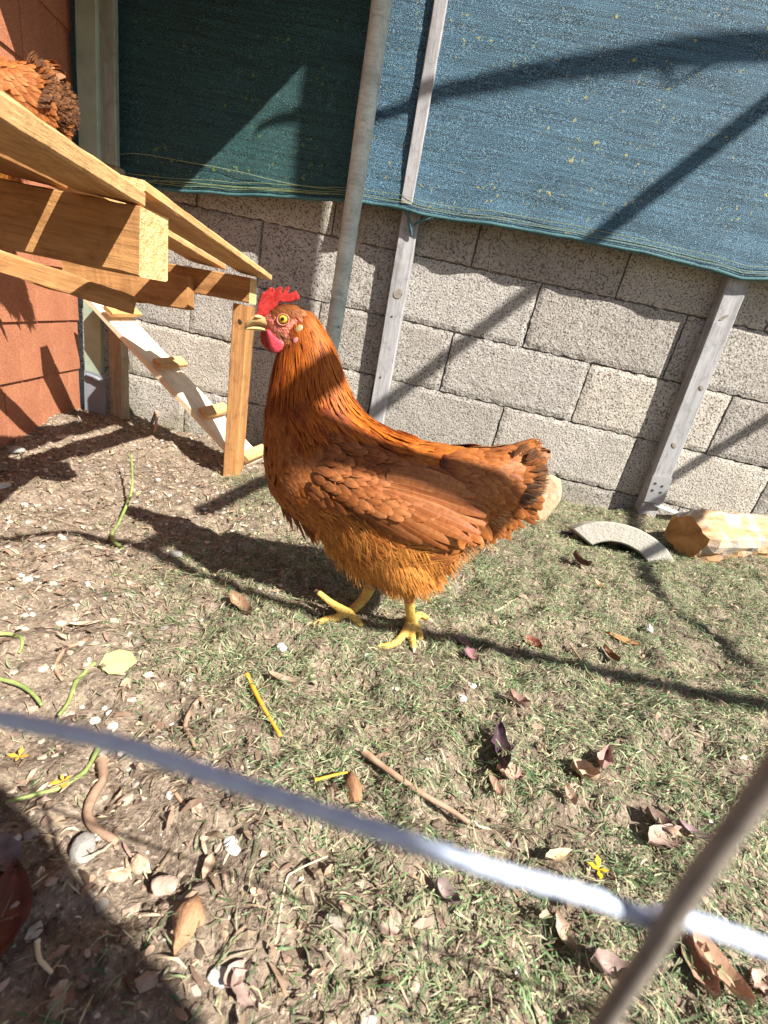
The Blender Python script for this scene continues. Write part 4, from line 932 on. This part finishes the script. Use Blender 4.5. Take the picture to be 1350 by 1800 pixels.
for q in range(2400):                                    # thigh and flank
    u, v = rg.uniform(555, 850), rg.uniform(915, 1012)
    P, n = hit(u, v)
    if q % 3 == 0: u, v = rg.uniform(664, 768), rg.uniform(985, 1036); P, n = hit(u, v)
    if P is None or v < 914+(u-590)*.32: continue
    c = cmix((.60, .22, .036), (.80, .38, .10), rg.random()); pf_(thigh, u, v, 1.35-.0030*(u-640)+rg.normal(0, .12), rg.uniform(20, 32), rg.uniform(1.6, 3.4), 'fluff', cmix(RED, c, .92), c, .001+.003*rg.random(), .03+.08*rg.random())
for q in range(340):                                    # tail coverts, drooping loose feathers
    u, v = rg.uniform(778, 915), rg.uniform(800, 925)
    if v > 935-(u-860)*.5 and u > 860: continue
    P, n = hit(u, v)
    if P is None: continue
    f = (v-800)/120; d = smooth(880, 950, u); c = cmix((.46, .16, .04), (.34, .11, .03), rg.random()); c = cmix(c, (.26, .11, .05), d)
    pf_(tailc, u, v, -.12+f*.85+rg.normal(0, .15), rg.uniform(32, 48), rg.uniform(13, 19), 'round', cmix(DEEP, c, .35), cmix(c, (.56, .22, .06), rg.random()*.5), .003+.002*rg.random(), .15, .1)
for q in range(160):                                    # dark feathers painting the shade under the folded wing
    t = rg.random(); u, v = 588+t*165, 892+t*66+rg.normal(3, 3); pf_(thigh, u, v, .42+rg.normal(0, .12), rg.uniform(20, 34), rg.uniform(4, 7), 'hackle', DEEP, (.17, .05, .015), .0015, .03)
for q in range(700):                                    # wispy vent fluff at the rear outline
    t = rg.random(); u, v = 796+t*84, 966-t*62; c = cmix((.56, .25, .09), (.70, .40, .2), rg.random())
    pf_(thigh, u+rg.normal(0, 8), v+rg.normal(0, 8), .95-.5*t+rg.normal(0, .3), rg.uniform(13, 24), rg.uniform(1.4, 3), 'fluff', c, cmix(c, (.75, .45, .22), .3), .002, .1, 0, YH-rg.uniform(-.02, .04))
far = Plume()
for q in range(110):                                    # tuft of the far side below the breast, shade put into its colour
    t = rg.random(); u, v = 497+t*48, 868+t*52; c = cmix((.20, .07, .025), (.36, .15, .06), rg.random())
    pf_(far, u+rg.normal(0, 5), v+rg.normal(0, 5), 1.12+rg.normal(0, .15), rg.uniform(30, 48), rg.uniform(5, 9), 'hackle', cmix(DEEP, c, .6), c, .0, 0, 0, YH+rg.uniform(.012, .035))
neck.build('neck_feathers', 'glossy deep orange-red hackle feathers of the neck'); breast.build('breast_feathers'); back.build('back_feathers'); belly.build('belly_fluff', 'soft light orange fluff of the belly'); rump.build('rump_feathers')
far.build('flank_tuft'); thigh.build('thigh_fluff'); thigh.build('thigh_fluff', mirror=True)
for q in range(120):                                    # dark feathers painting the shaded gap in front of the tail
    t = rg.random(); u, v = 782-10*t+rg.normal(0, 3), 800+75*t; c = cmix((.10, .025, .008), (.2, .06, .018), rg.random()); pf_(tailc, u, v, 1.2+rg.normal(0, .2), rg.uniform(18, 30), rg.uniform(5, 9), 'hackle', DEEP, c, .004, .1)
tailc.build('tail_coverts'); tailc.build('tail_coverts', mirror=True)
for mr in (False, True): wing.build('wing_coverts', mirror=mr); sec.build('wing_quills', mirror=mr)
# tail feathers one by one
TT = [(922, 780, .000), (944, 790, .008), (957, 806, .016), (962, 826, .022), (961, 846, .026), (955, 866, .028), (942, 880, .026), (924, 892, .02)]
for sd in (-1, 1):
    for k, (u, v, dy) in enumerate(TT):
        for j in range(2):
            tl = Plume(); u0, v0 = 852, 836+k*6; uu, vv = u-j*9+rg.normal(0, 2), v+j*7+rg.normal(0, 2)
            A, B = at(u0, v0, YH+sd*dy*.5), at(uu, vv, YH+sd*(dy+.002+.004*j)); pts = np.array([A+(B-A)*t+np.array([0, 0, .006*sin(pi*t)]) for t in TV])
            c = cmix((.34, .12, .035), (.22, .085, .035), k/7*.5+rg.random()*.3); tl.add(pts, np.array([0, float(sd), .3])/1.044, 24*PXM, 'quill', c, (.085, .05, .035) if k < 7 else (.16, .08, .045))
            o = tl.build('tail_feather'); del o['kind']
fr = Plume()
for q in range(620):                                    # frayed dark ends of the tail
    k = rg.uniform(0, 7); i = int(k); f = k-i; a, b = np.array(TT[i][:2]), np.array(TT[min(i+1, 7)][:2]); e = a*(1-f)+b*f; base = np.array([858, 850]); d = (e-base)/np.linalg.norm(e-base); L_q = rg.uniform(14, 30); big = q % 3 == 0
    st = e-d*(L_q-rg.uniform(-8, 4)*(0 if big else -1)+(2 if big else 0)); c = cmix((.09, .05, .035), (.26, .12, .055), rg.random()); pf_(fr, st[0], st[1], math.atan2(d[1], d[0])+rg.normal(0, .08), L_q, rg.uniform(6, 11) if big else rg.uniform(1.4, 3), 'quill' if big else 'fluff', cmix(c, (.24, .09, .03), .5), c, 0, 0, 0, YH+rg.uniform(-.032, .032))
fr.build('tail_fringe', 'frayed dark brown tips of the tail')

# comb, wattles, beak, eyes, ear lobes
def m_flesh(name, a, c, r=.42):
    b = NB(name); v = b.coord(); n = b.noise(v, 190, 4, .65); k = b.vor(v, 420)
    return b.fin(b.ramp(n, [(.3, a), (.7, c)]), r, .5, b.bump(b.math('ADD', n, k), .4, .0006), Subsurface_Weight=.25, Subsurface_Scale=.004)
mc = m_flesh('red_comb', (.30, .008, .008), (.56, .045, .035), .5); mb_ = m_plain('horn_beak', (.36, .21, .08), (.66, .47, .20), 60, .35, .5, .15, .0006); mbl = m_plain('beak_edge', (.66, .50, .20), (.78, .64, .32), 60, .35, .5, .1, .0006)
def plate(name, pts, y, th, mat, belly_=0.0, lean=0):
    P = [at(*z2(*q), y) for q in pts]; n = len(P); bm = bmesh.new(); vs = [bm.verts.new(p) for p in P]; f = bm.faces.new(vs)
    r = bmesh.ops.extrude_face_region(bm, geom=[f]); up_ = [g for g in r['geom'] if isinstance(g, bmesh.types.BMVert)]
    for v in up_: v.co.y += th
    bmesh.ops.recalc_face_normals(bm, faces=bm.faces)
    bmesh.ops.bevel(bm, geom=[e for e in bm.edges if abs(e.verts[0].co.y-e.verts[1].co.y) < 1e-6], offset=th*.15, segments=2, affect='EDGES')
    bmesh.ops.triangulate(bm, faces=bm.faces)
    for v in bm.verts: v.co -= Vector(HO); v.co.y += .0010*hsh(v.co.x*160, v.co.z*160, 1)
    return obj(name, bm_mesh(name, bm, mat, False), hen)
CMB = [(345, 600), (352, 560), (366, 470), (385, 415), (425, 300), (455, 272), (476, 300), (487, 262), (520, 225), (552, 208), (556, 270), (572, 262), (582, 214), (600, 250), (605, 286), (640, 228), (700, 200), (722, 212), (704, 268), (700, 305), (740, 285), (765, 232), (808, 192), (826, 206), (806, 262), (796, 304), (830, 308), (880, 286), (922, 258), (938, 296), (972, 345), (960, 385), (905, 410), (850, 430), (740, 436), (690, 420), (660, 450), (620, 520), (580, 600), (520, 640), (440, 650), (370, 640)]
plate('comb', CMB, YH-.0032, .0062, mc)
def drop(name, pts, y, th, mat, n_in=3):
    P = np.array([at(*z2(*q), y) for q in pts]); c = P.mean(0); V = []; Fc = []; n = len(P); rings = [(.0, 1), (.7, .8), (1, .45)]
    for s_ in (-1, 1):
        for d, k in rings: V += [tuple(c+(p-c)*k+np.array([0, s_*th*d, 0])-HO) for p in P]
        V.append(tuple(c+np.array([0, s_*th*1.08, 0])-HO))
    m = n*3+1
    for s_ in (0, 1):
        o = s_*m
        for r in range(2):
            for k in range(n): a, b = o+r*n+k, o+r*n+(k+1) % n; Fc.append((a, b, b+n, a+n))
        for k in range(n): Fc.append((o+2*n+k, o+2*n+(k+1) % n, o+3*n))
    me = bpy.data.meshes.new(name); me.from_pydata(V, [], Fc); bm = bmesh.new(); bm.from_mesh(me); bmesh.ops.remove_doubles(bm, verts=bm.verts, dist=1e-6); bmesh.ops.recalc_face_normals(bm, faces=bm.faces); bm.to_mesh(me); bm.free()
    me.materials.append(mat); me.polygons.foreach_set('use_smooth', np.ones(len(me.polygons), bool)); return obj(name, me, hen)
mw = m_flesh('red_wattle', (.58, .035, .06), (.78, .10, .13))
drop('wattle', [(492, 830), (530, 840), (600, 890), (700, 960), (780, 1040), (806, 1082), (795, 1120), (760, 1160), (700, 1190), (650, 1200), (590, 1180), (550, 1120), (515, 1020), (498, 920)], YH-.0125, .0030, mw)
drop('wattle', [(400, 870), (470, 850), (560, 880), (640, 980), (650, 1100), (620, 1175), (560, 1165), (480, 1120), (420, 1050), (395, 960)], YH+.006, .0030, mc)
def beak(name, st, mat):
    V, Fc = [], []; n = 14
    for a, b, w_ in st:
        A, B = at(*z2(*a), YH), at(*z2(*b), YH); c = (A+B)/2; h = (A-B)/2
        for k in range(n): th = 2*pi*k/n; V.append(tuple(c+h*cos(th)+np.array([0, w_*sin(th)*(1-.25*cos(th)), 0])-HO))
    for i in range(len(st)-1):
        for k in range(n): a = i*n+k; b = i*n+(k+1) % n; Fc.append((a, b, b+n, a+n))
    Fc += [tuple(range(n))[::-1], tuple(range((len(st)-1)*n, len(st)*n))]
    me = bpy.data.meshes.new(name); me.from_pydata(V, [], Fc); me.materials.append(mat); me.polygons.foreach_set('use_smooth', np.ones(len(me.polygons), bool)); return obj(name, me, hen)
ub = beak('upper_beak', [((560, 700), (640, 870), .0100), ((480, 650), (560, 835), .0095), ((400, 622), (460, 795), .0085), ((325, 624), (370, 775), .0072), ((262, 655), (300, 778), .0058), ((215, 700), (240, 800), .0042), ((182, 745), (196, 818), .0026), ((166, 806), (168, 828), .0010)], mb_)
beak('lower_beak', [((600, 830), (580, 905), .0085), ((500, 800), (495, 872), .0075), ((400, 775), (400, 862), .0066), ((300, 780), (300, 852), .0048), ((215, 808), (215, 842), .0028), ((178, 824), (176, 838), .001)], mbl)
def blob(name, zx, zy, dy, rx, rz, ry, rot, mat, parent=None):
    u, v = z2(zx, zy); V, Fc = ell(u, v, dy, rx/8.44, rz/8.44, ry, rot); base = HO
    me = bpy.data.meshes.new(name); me.from_pydata([tuple(np.array(q)-base) for q in V], [], Fc); me.materials.append(mat); me.polygons.foreach_set('use_smooth', np.ones(len(me.polygons), bool)); return obj(name, me, parent or hen)
m_cream = m_flesh('cream_skin', (.34, .20, .085), (.52, .36, .17)); m_pink = m_flesh('pink_skin', (.50, .12, .12), (.66, .24, .24)); m_face = m_flesh('face_skin', (.58, .20, .12), (.74, .36, .24))
m_eye = m_plain('amber_iris', (.55, .31, .02), (.70, .44, .05), 200, .08, .6, 0, .001); m_pup = m_plain('black_pupil', (.004, .004, .004), (.01, .01, .01), 50, .05, .8, 0, .001)
m_lid = m_plain('eyelid', (.40, .13, .08), (.56, .24, .15), 300, .5, .4, .5, .001); m_dk = m_plain('dark_rim', (.06, .03, .015), (.12, .07, .03), 200, .4, .4, 0, .001)
eh, en = hit(*z2(803, 693)); ey = abs(eh[1]-YH)
for sd in (-1, 1):
    blob('nostril', 402, 652, sd*.0074, 62, 28, .0020, .10, mbl)
    hh = abs(hit(*z2(1035, 850))[0][1]-YH); blob('ear_lobe', 1035, 850, sd*(hh-.0008), 62, 84, .0036, .35, m_cream); h2 = abs(hit(*z2(1000, 1005))[0][1]-YH); blob('ear_lobe', 1000, 1005, sd*(h2-.0008), 52, 62, .0034, .6, m_pink)
    ring = []
    for k in range(20): a = 2*pi*k/20; ring.append(at(*z2(803+86*cos(a), 700+82*sin(a)), YH)+np.array([0, sd*(ey+.0012+.0008*(1 if k % 2 else 0)*.3), 0]))
    V_, F_ = tube_arrays(ring+[ring[0]], .0010, 8, False); me = bpy.data.meshes.new('eyelid'); me.from_pydata([tuple(v-HO) for v in V_], [], F_); me.materials.append(m_lid); me.polygons.foreach_set('use_smooth', np.ones(len(me.polygons), bool)); obj('eyelid', me, hen)
    blob('eye_rim', 803, 695, sd*(ey+.0004), 80, 76, .0016, 0, m_dk)
    e_ = blob('iris', 803, 693, sd*(ey+.0008), 64, 62, .0026, 0, m_eye)
    blob('pupil', 801, 690, sd*(ey+.0031), 27, 27, .0010, 0, m_pup)
# claws
for P_, d in ((toes_n[0][-1], (.1, -1)), (toes_n[1][-1], (-1, -.3)), (toes_n[2][-1], (1, .2)), (toes_f[0][-1], (-1, -.1)), (toes_f[1][-1], (-1, .6))):
    dv = np.array([d[0], d[1], -.25]); dv /= np.linalg.norm(dv); tube('claw', [P_-dv*.003-[0, 0, 0], P_+dv*.004+[0, 0, .0008], P_+dv*.0095-[0, 0, .002]], [.0030, .0024, .0006], m_plain('claw_horn', (.42, .30, .18), (.66, .52, .34), 60, .4), hen, 7)
# the second hen, up on the platform at the left edge
hen2 = hen.copy(); COL.objects.link(hen2); hen2['label'] = 'rear half of another brown hen up on the platform, cut by the left edge'
for ch in list(hen.children): c = ch.copy(); COL.objects.link(c); c.parent = hen2
H2Y = -.66; tgt = at(118, 168, H2Y); tt_ = at(962, 835, YH)-HO
hen2.rotation_euler = (0, radians(9), radians(6)); rt = hen2.rotation_euler.to_matrix(); hen2.location = Vector(tgt)-rt @ Vector(tt_)
for h in (hen, hen2): h['group'] = 'red-brown hens of the yard'

# ------------------------------------------------------------------ wire fence the picture is taken through
YF = -1.676
fence = empty('wire_fence', (at(1150, 1620, YF)[0], YF, -.7), 'galvanised wire mesh fence right in front of the camera', 'fence')
def hwire(pts, r, mat, y=YF, seed=0):
    P = resample([at(u, v, y) for u, v in pts], 90); a = P[0]; b = P[-1]; da = (P[0]-P[1])/np.linalg.norm(P[0]-P[1]); db = (P[-1]-P[-2])/np.linalg.norm(P[-1]-P[-2])
    P = np.vstack([[a+da*.5, a+da*.25], P, [b+db*.25, b+db*.5]]); n_ = len(P)
    R_ = np.full(n_, r)*(1+.10*np.sin(np.arange(n_)*2.1)); return tube('wire', P, R_, mat, fence, 10, .08, seed)
hwire([(0, 1262), (200, 1306), (400, 1372), (640, 1452), (850, 1524), (1050, 1580), (1130, 1612), (1190, 1610), (1350, 1668)], .00125, M['wire'])
V0, V1 = at(1352, 1368, YF-.0025), at(1052, 1812, YF-.0025)
tube('wire', resample([V0+(V0-V1)*.25, V0, at(1188, 1600, YF-.0025), V1, V1+(V1-V0)*4], 60), .00145, M['shaded_wire'], fence, 10, .06)
tube('wire', [np.array([V0[0]+.45, YF-.0025, .4]), np.array([V1[0]+.454, YF-.0025, -.7])], .00145, M['shaded_wire'], fence, 8)
z = at(675, 1463, YF)[2]-.22; tube('wire', [(-.3, YF, z), (1.5, YF, z)], .00112, M['wire'], fence, 8)
